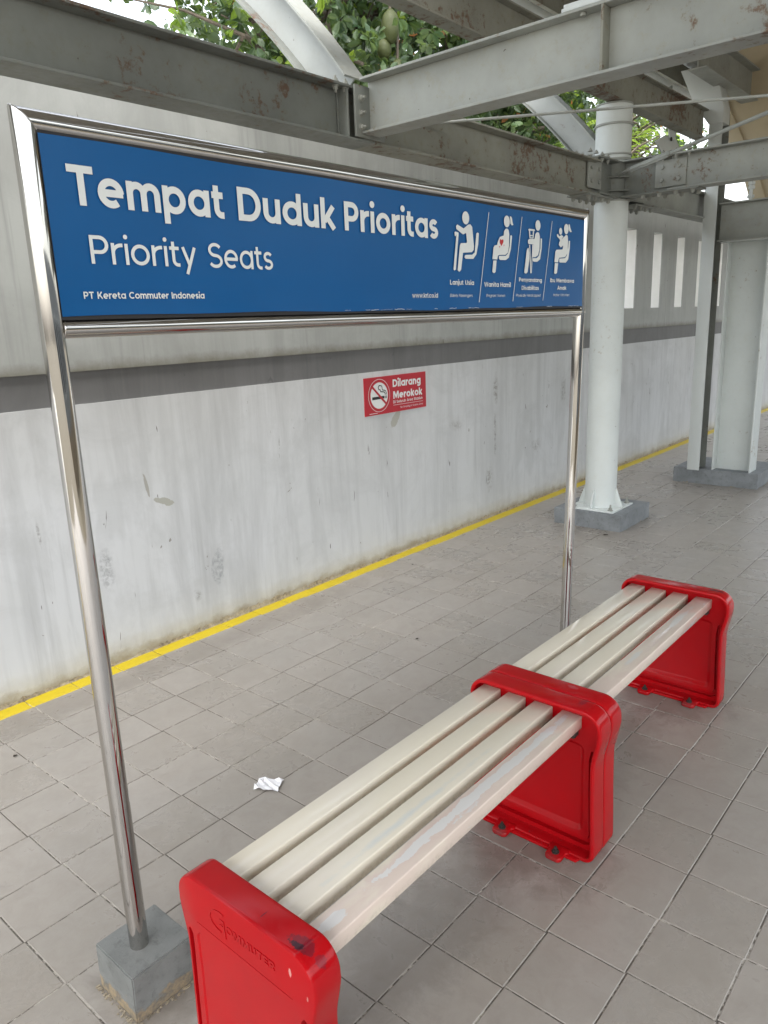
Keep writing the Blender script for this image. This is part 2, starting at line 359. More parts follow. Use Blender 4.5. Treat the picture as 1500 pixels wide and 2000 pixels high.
def slat_mat():
    mt, N, L, B = newmat('cream_slat_enamel'); p = pos(N, L, (.55, 1.5, 1.5)); s = sep(N, L); p2 = pos(N, L)
    n1 = noise(N, L, p, 3.2, 6, .55, .4); n2 = noise(N, L, p, 12, 8, .6, .5, (2, 3, 1)); fine = noise(N, L, p2, 90, 6, .7)
    c = mix(N, L, ramp(N, L, n1, .3, .75), (.690, .630, .505), (.685, .640, .545))
    k = mth(N, L, 'ADD', mth(N, L, 'MULTIPLY', n1, .7), mth(N, L, 'MULTIPLY', n2, .35))
    front = ramp(N, L, s['Y'], .875, .845, 0, 1)        # the slat people rub against most
    k2 = mth(N, L, 'ADD', k, mth(N, L, 'MULTIPLY', mth(N, L, 'ADD', front, -.35), .13))
    c = mix(N, L, mth(N, L, 'MULTIPLY', ramp(N, L, k2, .50, .62, 0, .8), mth(N, L, 'ADD', mth(N, L, 'MULTIPLY', front, .85), .12)), c, (.600, .485, .425))
    c = mix(N, L, ramp(N, L, k2, .690, .700), c, (.600, .605, .590))
    wob = mth(N, L, 'MULTIPLY', mth(N, L, 'ADD', noise(N, L, pos(N, L, (.5, 1, 1)), 26, 7, .68, .3), -.5), 2.6)
    for (bx_, by_, rx_, ry_, soft, colr_) in ((1.22, .832, .42, .024, .5, (.60, .475, .42)), (1.27, .830, .36, .013, .05, (.63, .62, .60)), (.765, .828, .035, .013, .08, (.63, .62, .60)),
                                              (1.10, .905, .30, .010, .9, (.58, .585, .55)), (2.30, .825, .35, .018, .8, (.60, .50, .44)), (2.50, .83, .15, .010, .3, (.60, .585, .55)), (2.12, .83, .08, .012, .4, (.60, .585, .55))):
        dx = mth(N, L, 'MULTIPLY', mth(N, L, 'ADD', s['X'], -bx_), 1/rx_); dy = mth(N, L, 'MULTIPLY', mth(N, L, 'ADD', s['Y'], -by_), 1/ry_)
        rr_ = mth(N, L, 'ADD', mth(N, L, 'SQRT', mth(N, L, 'ADD', mth(N, L, 'MULTIPLY', dx, dx), mth(N, L, 'MULTIPLY', dy, dy))), wob)
        mk = mth(N, L, 'MULTIPLY', ramp(N, L, rr_, 1, 1-soft), ramp(N, L, s['Z'], .408, .416)); c = mix(N, L, mth(N, L, 'MULTIPLY', mk, .95), c, colr_)
    chip = ramp(N, L, noise(N, L, p2, 30, 7, .75, .6, (7, 1, 1)), .735, .745)
    c = mix(N, L, mth(N, L, 'MULTIPLY', chip, .9), c, (.09, .075, .06))
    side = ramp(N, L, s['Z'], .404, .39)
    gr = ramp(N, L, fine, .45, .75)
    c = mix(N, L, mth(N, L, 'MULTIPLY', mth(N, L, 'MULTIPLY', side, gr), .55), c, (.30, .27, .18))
    L.new(c, B.inputs['Base Color']); L.new(ramp(N, L, n2, .3, .7, .09, .22), B.inputs['Roughness'])
    B.inputs['Coat Weight'].default_value = .25; B.inputs['Coat Roughness'].default_value = .1
    bump(N, L, B, mth(N, L, 'ADD', mth(N, L, 'MULTIPLY', n2, 1.), mth(N, L, 'MULTIPLY', ramp(N, L, k2, .640, .650), -.2)), .12, .002)
    return mt
M_slat = slat_mat()

M_beam = painted('grey_green_beam_paint', (.345, .362, .336), .58, .75, .45, 1, 1)
M_beamR = painted('rusty_beam_paint', (.275, .280, .240), .80, .8, .55, 1.1, 2.)
M_beamD = painted('grimy_shaded_beam_paint', (.225, .240, .222), .60, .75, .5, 1, 5)  # darker copy of the beam paint; also shades the strut flange by colour
M_lite = painted('pale_blue_grey_paint', (.58, .615, .605), .18, .18, .42, 1, 3)
M_col = painted('pale_column_paint', (.61, .65, .635), .50, .22, .4, 1.2, 4, (.24, .16, .08))
M_strut = painted('strut_paint', (.36, .38, .365), .45, .3, .5, 1.3, 8)
M_bolt = painted('painted_bolt', (.30, .31, .28), .6, .7, .5, 3, 6)
M_boltd = simple('rusty_dark_bolt', (.06, .05, .045), .6, .4, .5, 120, .5)
M_concrete = None
def conc(name, base, foot=0.04, seed=0.):
    mt, N, L, B = newmat(name); p = pos(N, L); s = sep(N, L); o = (seed, seed*2, 0)
    a = noise(N, L, p, 7, 7, .65, .2, o); b = noise(N, L, p, 38, 8, .7, .2, o)
    c = mix(N, L, ramp(N, L, a, .35, .68), base, tuple(q*1.45 for q in base))
    c = mix(N, L, ramp(N, L, b, .52, .72, 0, .7), c, tuple(q*.5 for q in base))
    nz = mth(N, L, 'ADD', s['Z'], mth(N, L, 'MULTIPLY', noise(N, L, p, 13, 7, .7, .3, o), -.14))
    fm = ramp(N, L, nz, foot-.075+.0, foot-.082)
    c = mix(N, L, mth(N, L, 'MULTIPLY', fm, .9), c, mix(N, L, ramp(N, L, b, .4, .6), (.33, .25, .145), (.15, .13, .105)))
    L.new(c, B.inputs['Base Color']); B.inputs['Roughness'].default_value = .6
    bump(N, L, B, mth(N, L, 'ADD', mth(N, L, 'MULTIPLY', fm, -.8), b), .45, .003); return mt
M_foot = conc('grey_painted_concrete_foot', (.150, .156, .150), .040, 1)
M_plinth = conc('grey_painted_plinth', (.165, .178, .186), .0, 4)
M_cream = simple('cream_board', (.52, .44, .30), .6, 0, .12, 4, .05)
M_paper = simple('white_paper', (.80, .80, .82), .7, 0, .05, 30, .1)
M_debris = simple('dry_leaf_scrap', (.045, .032, .02), .8, 0, .4, 90, .4)
M_ground = simple('ground_soil', (.16, .14, .10), .9, 0, .4, 1.2, .3)
M_roof = simple('grey_roof_sheet', (.48, .48, .46), .6, 0, .3, 3, .1)
M_bark = simple('bark', (.13, .105, .08), .9, 0, .5, 25, .8)

def leaf_mat(name, a, b, tr=.35):
    mt, N, L, B = newmat(name); at = N.new('ShaderNodeAttribute'); at.attribute_name = 'tone'
    c = mix(N, L, at.outputs['Fac'], a, b); L.new(c, B.inputs['Base Color']); B.inputs['Roughness'].default_value = .33
    t = N.new('ShaderNodeBsdfTranslucent'); L.new(mix(N, L, .35, c, (.30, .42, .04)), t.inputs['Color'])
    mx = N.new('ShaderNodeMixShader'); mx.inputs[0].default_value = tr
    L.new(B.outputs[0], mx.inputs[1]); L.new(t.outputs[0], mx.inputs[2])
    L.new(mx.outputs[0], N['Material Output'].inputs['Surface']); return mt
M_leaf = leaf_mat('jackfruit_leaf', (.020, .050, .018), (.085, .130, .060), .3)
M_leafl = leaf_mat('young_leaf', (.12, .20, .03), (.24, .34, .05), .5)
M_leafo = leaf_mat('dying_leaf', (.42, .13, .04), (.52, .24, .10), .3)
M_fruit = simple('jackfruit_skin', (.055, .068, .014), .6, 0, .35, 60, .8)

# ------------------------------------------------------------------ monoline lettering
XH, AS, CP, DS = .55, .74, .72, -.2
def arc(cx, cy, rx, ry, a0, a1, n=None):
    n = n or max(4, int(abs(a1-a0)/15))
    return [(cx+rx*math.cos(R(a0+(a1-a0)*i/n)), cy+ry*math.sin(R(a0+(a1-a0)*i/n))) for i in range(n+1)]
def glyph(ch, h):
    m_ = XH/2; r = m_-h; circ = ('c', arc(m_, m_, r, r, 0, 360, 28)[:-1]); X = XH
    L_ = lambda *p: ('l', list(p))
    def dot(x): return ('p', arc(x, AS-.02+h*.1, h*1.3, h*1.3, 0, 360, 14)[:-1])
    def arch(x0, w): ra = w/2-h; return arc(x0+w/2, X-h-ra, ra, ra, 180, 0, 12)
    if ch == ' ': return .26, []
    if ch == 'o': return X, [circ]
    if ch == 'a': return X, [circ, L_((X-h, 0), (X-h, X))]
    if ch == 'b': return X, [circ, L_((h, 0), (h, AS))]
    if ch == 'd': return X, [circ, L_((X-h, 0), (X-h, AS))]
    if ch == 'p': return X, [circ, L_((h, DS), (h, X))]
    if ch == 'c': return X*.9, [L_(*arc(m_, m_, r, r, 48, 312))]
    if ch == 'e': return X, [L_(*arc(m_, m_, r, r, 0, 308, 26)), L_((h*1.2, m_), (X-h*.3, m_))]
    if ch == 'g': return X, [circ, L_((X-h, X), *arc(m_, 0, r, r*.75+.0, 0, -150, 12))]
    if ch == 'f': return .32, [L_((.13, 0), *arc(.13+.13, AS-.13-h, .13, .13, 180, 90, 6), (.33, AS-h)), L_((0, X-h), (.3, X-h))]
    if ch in 'n': w = .47; return w, [L_((h, 0), (h, X)), L_(*arch(0, w), (w-h, 0))]
    if ch == 'h': w = .47; return w, [L_((h, 0), (h, AS)), L_(*arch(0, w), (w-h, 0))]
    if ch == 'm': w = .41+h*.5; return 2*w-2*h, [L_((h, 0), (h, X)), L_(*arch(0, w), (w-h, 0)), L_(*arch(w-2*h, w), (2*w-3*h, 0))]
    if ch == 'r': return .31, [L_((h, 0), (h, X)), L_(*arc(.30, X-h-.2, .30-h, .2, 180, 84, 8))]
    if ch == 'i': return 2*h, [L_((h, 0), (h, X)), dot(h)]
    if ch == 'j': return 2*h, [L_((h, X), (h, -.1), (-.06, DS+h)), dot(h)]
    if ch == 'l': return 2*h, [L_((h, 0), (h, AS))]
    if ch == 'k': return .46, [L_((h, 0), (h, AS)), L_((h*1.6, .17), (.43-h*.4, X)), L_((.2, .27), (.46-h*.6, 0))]
    if ch in 'sS':
        T_ = X if ch == 's' else CP; w = .40 if ch == 's' else .54
        ry = (T_-2*h)/4; rx = w/2-h
        return w, [L_(*(arc(w/2, T_-h-ry, rx*.94, ry, 28, 270, 16)+arc(w/2, h+ry, rx, ry, 90, -152, 16)[1:]))]
    if ch == 't': return .31, [L_((.12, AS-.06), *arc(.12+.13, .13+h, .13, .13, 180, 270, 6), (.31, h)), L_((0, X-h), (.30, X-h))]
    if ch == 'u': w = .47; ra = w/2-h; return w, [L_((h, X), *arc(w/2, h+ra, ra, ra, 180, 360, 12)), L_((w-h, 0), (w-h, X))]
    if ch == 'w': return .74, [L_((h*.9, X), (.2, h*.6), (.37, X-h*.6), (.54, h*.6), (.74-h*.9, X))]
    if ch == 'y': return .48, [L_((h, X), (.24, .04)), L_((.48-h, X), (.24-.10, DS))]
    if ch == '.': return 2*h, [('p', arc(h, h, h*1.2, h*1.2, 0, 360, 10)[:-1])]
    C = CP
    if ch == 'T': return .52, [L_((0, C-h), (.52, C-h)), L_((.26, C-2*h), (.26, 0))]
    if ch == 'L': return .42, [L_((h, C), (h, 0)), L_((2*h, h), (.42, h))]
    if ch == 'I': return 2*h, [L_((h, C), (h, 0))]
    if ch == 'H': return .56, [L_((h, C), (h, 0)), L_((.56-h, C), (.56-h, 0)), L_((2*h, C/2), (.56-2*h, C/2))]
    if ch == 'E': return .46, [L_((h, C), (h, 0)), L_((2*h, h), (.46, h)), L_((2*h, C/2), (.42, C/2)), L_((2*h, C-h), (.46, C-h))]
    if ch == 'P': q = C*.29-h*.5; return .50, [L_((h, C), (h, 0)), L_((2*h, C-h), *arc(.5-h-q, C-h-q, q, q, 90, -90, 12), (2*h, C-h-2*q))]
    if ch == 'R': q = C*.28-h*.5; return .52, [L_((h, C), (h, 0)), L_((2*h, C-h), *arc(.5-h-q, C-h-q, q, q, 90, -90, 12), (2*h, C-h-2*q)), L_((.25, C-h-2*q-h), (.52-h, 0))]
    if ch == 'D': q = C/2-h; return .60, [L_((h, C), (h, 0)), L_((2*h, C-h), *arc(.6-h-q*.9, C/2, q*.9, q, 90, -90, 16), (2*h, h))]
    if ch == 'U': ra = .27-h; return .54, [L_((h, C), *arc(.27, h+ra, ra, ra, 180, 360, 12), (.54-h, C))]
    if ch == 'C': return .62, [L_(*arc(.36, C/2, .36-h, C/2-h, 48, 312, 22))]
    if ch == 'O': return .72, [('c', arc(.36, C/2, .36-h, C/2-h, 0, 360, 30)[:-1])]
    if ch == 'K': return .56, [L_((h, C), (h, 0)), L_((2*h, .25), (.54-h, C)), L_((.25, .36), (.56-h*.5, 0))]
    if ch == 'M': return .74, [L_((h, 0), (h, C)), L_((.74-h, 0), (.74-h, C)), L_((h*1.6, C-.01), (.37, .16), (.74-h*1.6, C-.01))]
    if ch == 'N': return .58, [L_((h, 0), (h, C)), L_((.58-h, 0), (.58-h, C)), L_((h*1.6, C-.01), (.58-h*1.6, .01))]
    if ch == 'W': return .86, [L_((h, C), (.235, h*.6), (.43, C-h*.6), (.625, h*.6), (.86-h, C))]
    if ch == 'A': return .60, [L_((h*.7, 0), (.30, C-h*.3), (.60-h*.7, 0)), L_((.14, .2), (.46, .2))]
    if ch == 'B': return glyph('P', h)
    return .5, []

def stroke(mb, pts, h, fn, closed, k, thick=0):
    n = len(pts); Lp, Rp = [], []
    for i in range(n):
        p = Vector(pts[i])
        a = Vector(pts[(i-1) % n]) if (closed or i > 0) else None
        b = Vector(pts[(i+1) % n]) if (closed or i < n-1) else None
        d1 = (p-a).normalized() if a is not None else None; d2 = (b-p).normalized() if b is not None else None
        if d1 is None: d1 = d2
        if d2 is None: d2 = d1
        n1 = Vector((-d1.y, d1.x)); n2 = Vector((-d2.y, d2.x)); q = n1+n2
        q = n1 if q.length < .2 else q.normalized()
        s = h/max(q.dot(n1), .45)
        Lp.append(p+q*s); Rp.append(p-q*s)
    m2 = n if closed else n-1
    vs = [fn(v.x, v.y, k) for v in Lp]+[fn(v.x, v.y, k) for v in Rp]
    fs = [(i, (i+1) % n, n+(i+1) % n, n+i) for i in range(m2)]
    mb.add(vs, fs)
    if thick:
        b = [fn(v.x, v.y, k-thick) for v in Lp]+[fn(v.x, v.y, k-thick) for v in Rp]
        mb.add(vs+b, [(i, (i+1) % n, 2*n+(i+1) % n, 2*n+i) for i in range(m2)]+[(n+i, n+(i+1) % n, 3*n+(i+1) % n, 3*n+i) for i in range(m2)]
               + ([] if closed else [(0, n, 3*n, 2*n), (n-1, 2*n-1, 4*n-1, 3*n-1)]))

def text(mb, s, x0, x1, base, cap, weight, P, ital=0., gap=None, thick=0, kbase=0.):
    """P(u, v, lift) -> world; s fitted between x0 and x1 with capital height cap"""
    h = weight/2; gap = gap if gap is not None else .085-h*.3
    tot = 0; lay = []
    for ch in s:
        w, st = glyph(ch, h); lay.append((tot, st)); tot += w+gap
    tot -= gap; sy = cap/CP; sx = (x1-x0)/tot
    for i, (ox, st) in enumerate(lay):
        for j, (t, pts) in enumerate(st):
            k = kbase+(i % 2)*.00001+j*.00002
            f = lambda a, b, kk, ox=ox: P(x0+(ox+a+ital*b)*sx, base+b*sy, kk)
            if t == 'p': mb.add([f(a, b, k) for a, b in pts], [tuple(range(len(pts)))])
            else: stroke(mb, pts, h, f, t == 'c', k, thick)

# ------------------------------------------------------------------ ground and floor
g = MB(); g.add([(-150, -150, -.9), (150, -150, -.9), (150, 150, -.9), (-150, 150, -.9)], [(0, 1, 2, 3)])
tag(g.build('ground', M_ground), kind='structure')
q = MB(); q.box(-20, 40, 3.25, 9.5, -.6, -.2); tag(q.build('bounce_slab', simple('bounce_slab_concrete', (.55, .54, .50), .8, 0, .15, 2, .2)), kind='structure')  # unseen pale slab added to bounce light into the wall slots
floor = empty('floor', (0, 0, 0), kind='structure')
fb = MB(); fb.box(-4, 26, -2.7, 3.3, -.7, -.0022); fb.build('grout_bed', M_grout, floor)
TX, TY, GX, GY = .2, .19766, .5468, 2.1091
YEDGE, YW = 2.8899, 2.976
rows = []
b = -4
def tile_mesh(sx, sy):
    t = MB(); e = .0022; a, c = sx/2, sy/2
    t.add([(-a, -c, -.004), (a, -c, -.004), (a, c, -.004), (-a, c, -.004), (-a+e*.3, -c+e*.3, -.0012), (a-e*.3, -c+e*.3, -.0012), (a-e*.3, c-e*.3, -.0012), (-a+e*.3, c-e*.3, -.0012),
           (-a+e, -c+e, 0), (a-e, -c+e, 0), (a-e, c-e, 0), (-a+e, c-e, 0)],
          [(0,1,5,4),(1,2,6,5),(2,3,7,6),(3,0,4,7),(4,5,9,8),(5,6,10,9),(6,7,11,10),(7,4,8,11),(8,9,10,11)])
    return t
gapw = .0025
base_tile = tile_mesh(TX-gapw, TY-gapw)
bt_me = bpy.data.meshes.new('tile'); bt_me.from_pydata(base_tile.v, [], base_tile.f); bt_me.materials.append(M_tile)
tiles = []
rt_ = random.Random(5)
coljit = {}
for rb in range(-4, 24):
    y1 = GY-rb*TY; y0 = y1-TY; yc = (y0+y1)/2
    shift = .0047*(rb+.5)
    stag = rt_.choice((0, 0, .1, .06)) if rb < 9 else 0
    for i in range(-22, 120):
        x0 = GX+i*TX+shift; xc = x0+TX/2; w = TX
        if rb < 6 and stag:
            if i == 13: w = TX+stag-.0; xc = x0+w/2; 
            elif i > 13: xc += stag
            if i == 13: # cut piece plus a full one
                tiles.append((x0+stag/2, yc, stag, TY)); xc = x0+stag+TX/2; w = TX
        if i not in coljit: coljit[i] = rt_.uniform(-.003, .003)
        tiles.append((xc, yc+(coljit[i] if 4 < i else coljit[i]*.6), w, TY))
vis = []; rest = []
for t in tiles:
    q = px((t[0], t[1], 0))
    dist = math.hypot(t[0], t[1])
    inside = q and -70 < q[0] < 1570 and 700 < q[1] < 2090
    (vis if inside else rest).append((dist, t))
vis.sort(key=lambda a: a[0])
rest += vis[300:]; vis = vis[:300]
tp = [n for n in vis]
for k, (dd, t) in enumerate(tp):
    if abs(t[2]-TX) < .001: o = bpy.data.objects.new('tile', bt_me)
    else:
        q = tile_mesh(t[2]-gapw, t[3]-gapw); me = bpy.data.meshes.new('tile'); me.from_pydata(q.v, [], q.f); me.materials.append(M_tile); o = bpy.data.objects.new('tile', me)
    col.objects.link(o); o.parent = floor; o.location = (t[0], t[1], rt_.uniform(-.0005, .0002))
    o.rotation_euler = (rt_.gauss(0, .0022), rt_.gauss(0, .0022), rt_.gauss(0, .0008))
rm = MB(); tones = []
for dd, t in rest:
    if not (-4 < t[0] < 24): continue
    q = tile_mesh(t[2]-gapw, t[3]-gapw); dz = rt_.uniform(-.0005, .0002); a1 = rt_.gauss(0, .002); a2 = rt_.gauss(0, .002)
    rm.add([(v[0]+t[0], v[1]+t[1], v[2]+dz+a1*v[0]+a2*v[1]) for v in q.v], q.f); tones += [rt_.random()]*len(q.f)
ro = rm.build('tile_field', M_tile, floor, kind='stuff')
at = ro.data.attributes.new('tone', 'FLOAT', 'FACE'); at.data.foreach_set('value', tones)
# yellow painted strip of cut tiles along the wall
ye = tile_mesh(TX-gapw, YW-YEDGE-gapw*.6); ym = bpy.data.meshes.new('yellow_tile'); ym.from_pydata(ye.v, [], ye.f); ym.materials.append(M_yellow)
for i in range(-20, 110):
    o = bpy.data.objects.new('yellow_tile', ym); col.objects.link(o); o.parent = floor
    o.location = (GX+i*TX+TX/2-.02, (YW+YEDGE)/2, rt_.uniform(0, .0006)); o.rotation_euler = (rt_.gauss(0, .003), rt_.gauss(0, .003), 0)

# ------------------------------------------------------------------ wall
WT = .20; WTOP = 2.50; X0, X1 = -4., 26.
wall = empty('wall', (3, YW, 0), 'long weathered whitish concrete wall with grey band and slots behind the sign', 'wall')
w1 = MB(); w1.box(X0, X1, YW, YW+WT, -.3, 1.168); w1.build('lower_panel', M_wall, wall)
w2 = MB(); w2.box(X0, X1, YW+.009, YW+WT, 1.168, 1.302); w2.build('grey_band', M_band, wall)
w3 = MB()
slots = [6.895+.628*i for i in range(0, 26)]
zb, zt = 1.49, 2.195
w3.box(X0, X1, YW-.004, YW+WT, 1.302, zb); w3.box(X0, X1, YW-.004, YW+WT, zt, WTOP)
prev = X0
for s0 in slots:
    w3.box(prev, s0, YW-.004, YW+WT, zb, zt); prev = s0+.225
w3.box(prev, X1, YW-.004, YW+WT, zb, zt)
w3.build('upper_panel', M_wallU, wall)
for s0 in slots[:14]:
    q = MB(); e = .003
    q.box(s0+.225-e, s0+.2249, YW+.004, YW+WT+.002, zb+e, zt-e); q.box(s0+.0001, s0+e, YW+.004, YW+WT+.002, zb+e, zt-e); q.box(s0+.0001, s0+.2249, YW+.004, YW+WT+.002, zb+.0001, zb+e-.0001)
    q.build('slot_daylight_lining', M_daylight_lining, wall)  # added thin liners, whitened so the reveals look lit
# crumbling skirt where wall meets the yellow strip
sk = MB(); rs = random.Random(3); n = 700; pr = None; vs = []; fs = []
for i in range(n+1):
    x = -1+i*(12./n); t = .0008+.002*rs.random(); hgt = .012+.016*rs.random()+.008*math.sin(x*3.1)
    vs += [(x, YW-t-.004, -.001), (x, YW-t*.7, hgt*.55), (x, YW-.0005, hgt)]
    if i: k = i*3; fs += [(k-3, k, k+1, k-2), (k-2, k+1, k+2, k-1)]
sk.add(vs, fs); tag(sk.build('crumbled_skirt', M_dirt, wall, smooth=80), kind='stuff')

# ------------------------------------------------------------------ red no smoking sign on the wall
ns = empty('no_smoking_sign', (3.57, YW, 1.025), 'small red no smoking notice with white lettering on the wall', 'sign')
YS = YW-.006
q = MB(); q.box(3.278, 3.866, YS, YW+.001, .913, 1.136); q.build('board', M_signred, ns)
PW = lambda u, v, k: (u, YS-.0006-k*1.5, v)
q = MB()
for s_t in (('Dilarang', 3.536, 3.812, 1.065, .046, .16), ('Merokok', 3.538, 3.826, .994, .045, .16), ('Di Seluruh Area Stasiun', 3.536, 3.828, .966, .017, .12), ('No Smoking in Station Area', 3.604, 3.831, .931, .011, .085)):
    w_ = MB(); text(w_, *s_t, PW); w_.build('lettering', M_white, ns)
q.add([PW(3.536, .9565, 0), PW(3.832, .9545, 0), PW(3.832, .9525, 0), PW(3.536, .9545, 0)], [(0, 1, 2, 3)])
q.add([PW(3.314, .925, 0), PW(3.388, .925, 0), PW(3.388, .922, 0), PW(3.314, .922, 0)], [(0, 1, 2, 3)])
w_ = MB(); stroke(w_, arc(3.408, 1.026, .0975, .0965, 0, 360, 48)[:-1], .0014, PW, True, 0); w_.build('ring', M_white, ns)
q.build('thin_line', M_white, ns, kind='stuff'); q = MB()
q.add([PW(a, b_, 0) for a, b_ in arc(3.408, 1.026, .079, .078, 0, 360, 48)[:-1]], [tuple(range(48))])
q.build('white_disc', M_white, ns)
q = MB()
PB = lambda u, v, k: (u, YS-.0011-k, v)
q.add([PB(3.343, 1.021, 0), PB(3.455, 1.021, 0), PB(3.455, 1.005, 0), PB(3.343, 1.004, 0)], [(0, 1, 2, 3)])
q.add([PB(3.460, 1.021, 0), PB(3.466, 1.021, 0), PB(3.466, 1.005, 0), PB(3.460, 1.005, 0)], [(0, 1, 2, 3)])
q.add([PB(3.471, 1.021, 0), PB(3.477, 1.021, 0), PB(3.477, 1.005, 0), PB(3.471, 1.005, 0)], [(0, 1, 2, 3)])
stroke(q, [(3.423, 1.083), (3.408, 1.085), (3.400, 1.074), (3.405, 1.062), (3.418, 1.058), (3.421, 1.048), (3.438, 1.046), (3.455, 1.043), (3.462, 1.034), (3.462, 1.026)], .0032, PB, False, 0)
stroke(q, [(3.425, 1.086), (3.434, 1.077), (3.436, 1.064), (3.440, 1.056), (3.456, 1.054), (3.468, 1.048), (3.473, 1.038), (3.473, 1.026)], .0028, PB, False, .00002)
q.build('cigarette_mark', M_black, ns)
q = MB(); PR = lambda u, v, k: (u, YS-.0015-k, v)
stroke(q, [(3.347, 1.080), (3.469, .972)], .0068, PR, False, 0)
q.build('red_bar', M_signred, ns)

# ------------------------------------------------------------------ station sign
SY = 1.365; PY = 1.345
sg = empty('priority_seat_sign', (1.7, SY, 0), 'large blue priority seats sign in a polished steel tube frame', 'sign')
def mitre_tube(p0, p1, r, cut0=None, cut1=None, n=36):
    """tube whose ring at either end lies on a mitre plane; cut(v) -> moved vertex"""
    mb = MB(); mb.cyl(p0, p1, r, n=n, cap=False)
    vs = [Vector(v) for v in mb.v]
    if cut0: vs[:n] = [cut0(v) for v in vs[:n]]
    if cut1: vs[n:] = [cut1(v) for v in vs[n:]]
    mb.v = [tuple(v) for v in vs]; return mb
xl, zl, xr, zr = .671, 1.8075, 2.764, 1.814
cvl = lambda v: Vector((v.x, v.y, zl-(v.x-xl))); chl = lambda v: Vector((xl-(v.z-zl), v.y, v.z))
cvr = lambda v: Vector((v.x, v.y, zr+(v.x-xr))); chr_ = lambda v: Vector((xr+(v.z-zr), v.y, v.z))
mitre_tube((.674, SY, .105), (xl, SY, zl), .021, None, cvl).build('post', M_steel, sg, smooth=40)
mitre_tube((2.694, SY, .02), (xr, SY, zr), .021, None, cvr).build('post', M_steel, sg, smooth=40)
mitre_tube((xl, SY, zl), (xr, SY, zr), .021, chl, chr_).build('top_rail', M_steel, sg, smooth=40)
t = MB(); t.cyl((.671+.016, SY, 1.463), (2.766, SY, 1.4635), .0185, n=32); t.build('bottom_rail', M_steel, sg, smooth=40)
for (x, z, sg2) in ((xl, zl, 1), (xr, zr, -1)):
    w = MB(); w.tube([(x-sg2*.0212*math.cos(R(a)), SY-.0214*math.sin(R(a)), z+.0212*math.cos(R(a))) for a in range(0, 181, 12)], .0011, 6)
    w.build('weld_bead', M_steel, sg, smooth=60)
wb = MB(); wb.tube([(.69+.002*math.cos(a*.5), SY-.018*math.sin(a*.3927), 1.463+.0185*math.cos(a*.3927)) for a in range(9)], .002, 6); wb.build('weld_bead', M_steel, sg, smooth=60)
p = MB(); p.box(.683, 2.742, PY+.004, PY+.030, 1.478, 1.797); p.build('panel_box', M_edge, sg)
p = MB(); nx, nz = 120, 10; vs = []; fs = []
for i in range(nx+1):
    for j in range(nz+1):
        u = i/nx; v = j/nz; x = .686+u*(2.738-.686); zlo = 1.484+.002*math.sin(u*9)+.001*math.sin(u*31); zhi = 1.788+.003*u+.0012*math.sin(u*23)
        ed = max(0, 1-min(v, 1-v)*12); vs.append((x, PY+.0025-.0012*ed*abs(math.sin(u*17+v*3))-.0, zlo+(zhi-zlo)*v))
for i in range(nx):
    for j in range(nz): k = i*(nz+1)+j; fs.append((k, k+nz+1, k+nz+2, k+1))
p.add(vs, fs); p.build('panel_face', M_blue, sg, smooth=60)
PS = lambda u, v, k: (u, PY-.0008-k, v)
def word(nm, s, x0, x1, z, cap, wt, P, parent, mt=None, ital=0.):
    q = MB(); text(q, s, x0, x1, z, cap, wt, P, ital=ital); return q.build(nm, mt or M_white, parent)
for a_ in (('Tempat', .727, 1.068, 1.6765, .0675, .138), ('Duduk', 1.106, 1.404, 1.6765, .0675, .138), ('Prioritas', 1.437, 1.823, 1.6765, .0675, .138)):
    word('title_word', *a_, PS, sg)
word('subtitle_word', 'Priority', .754, .987, 1.577, .0500, .094, PS, sg); word('subtitle_word', 'Seats', 1.017, 1.194, 1.577, .0500, .094, PS, sg)

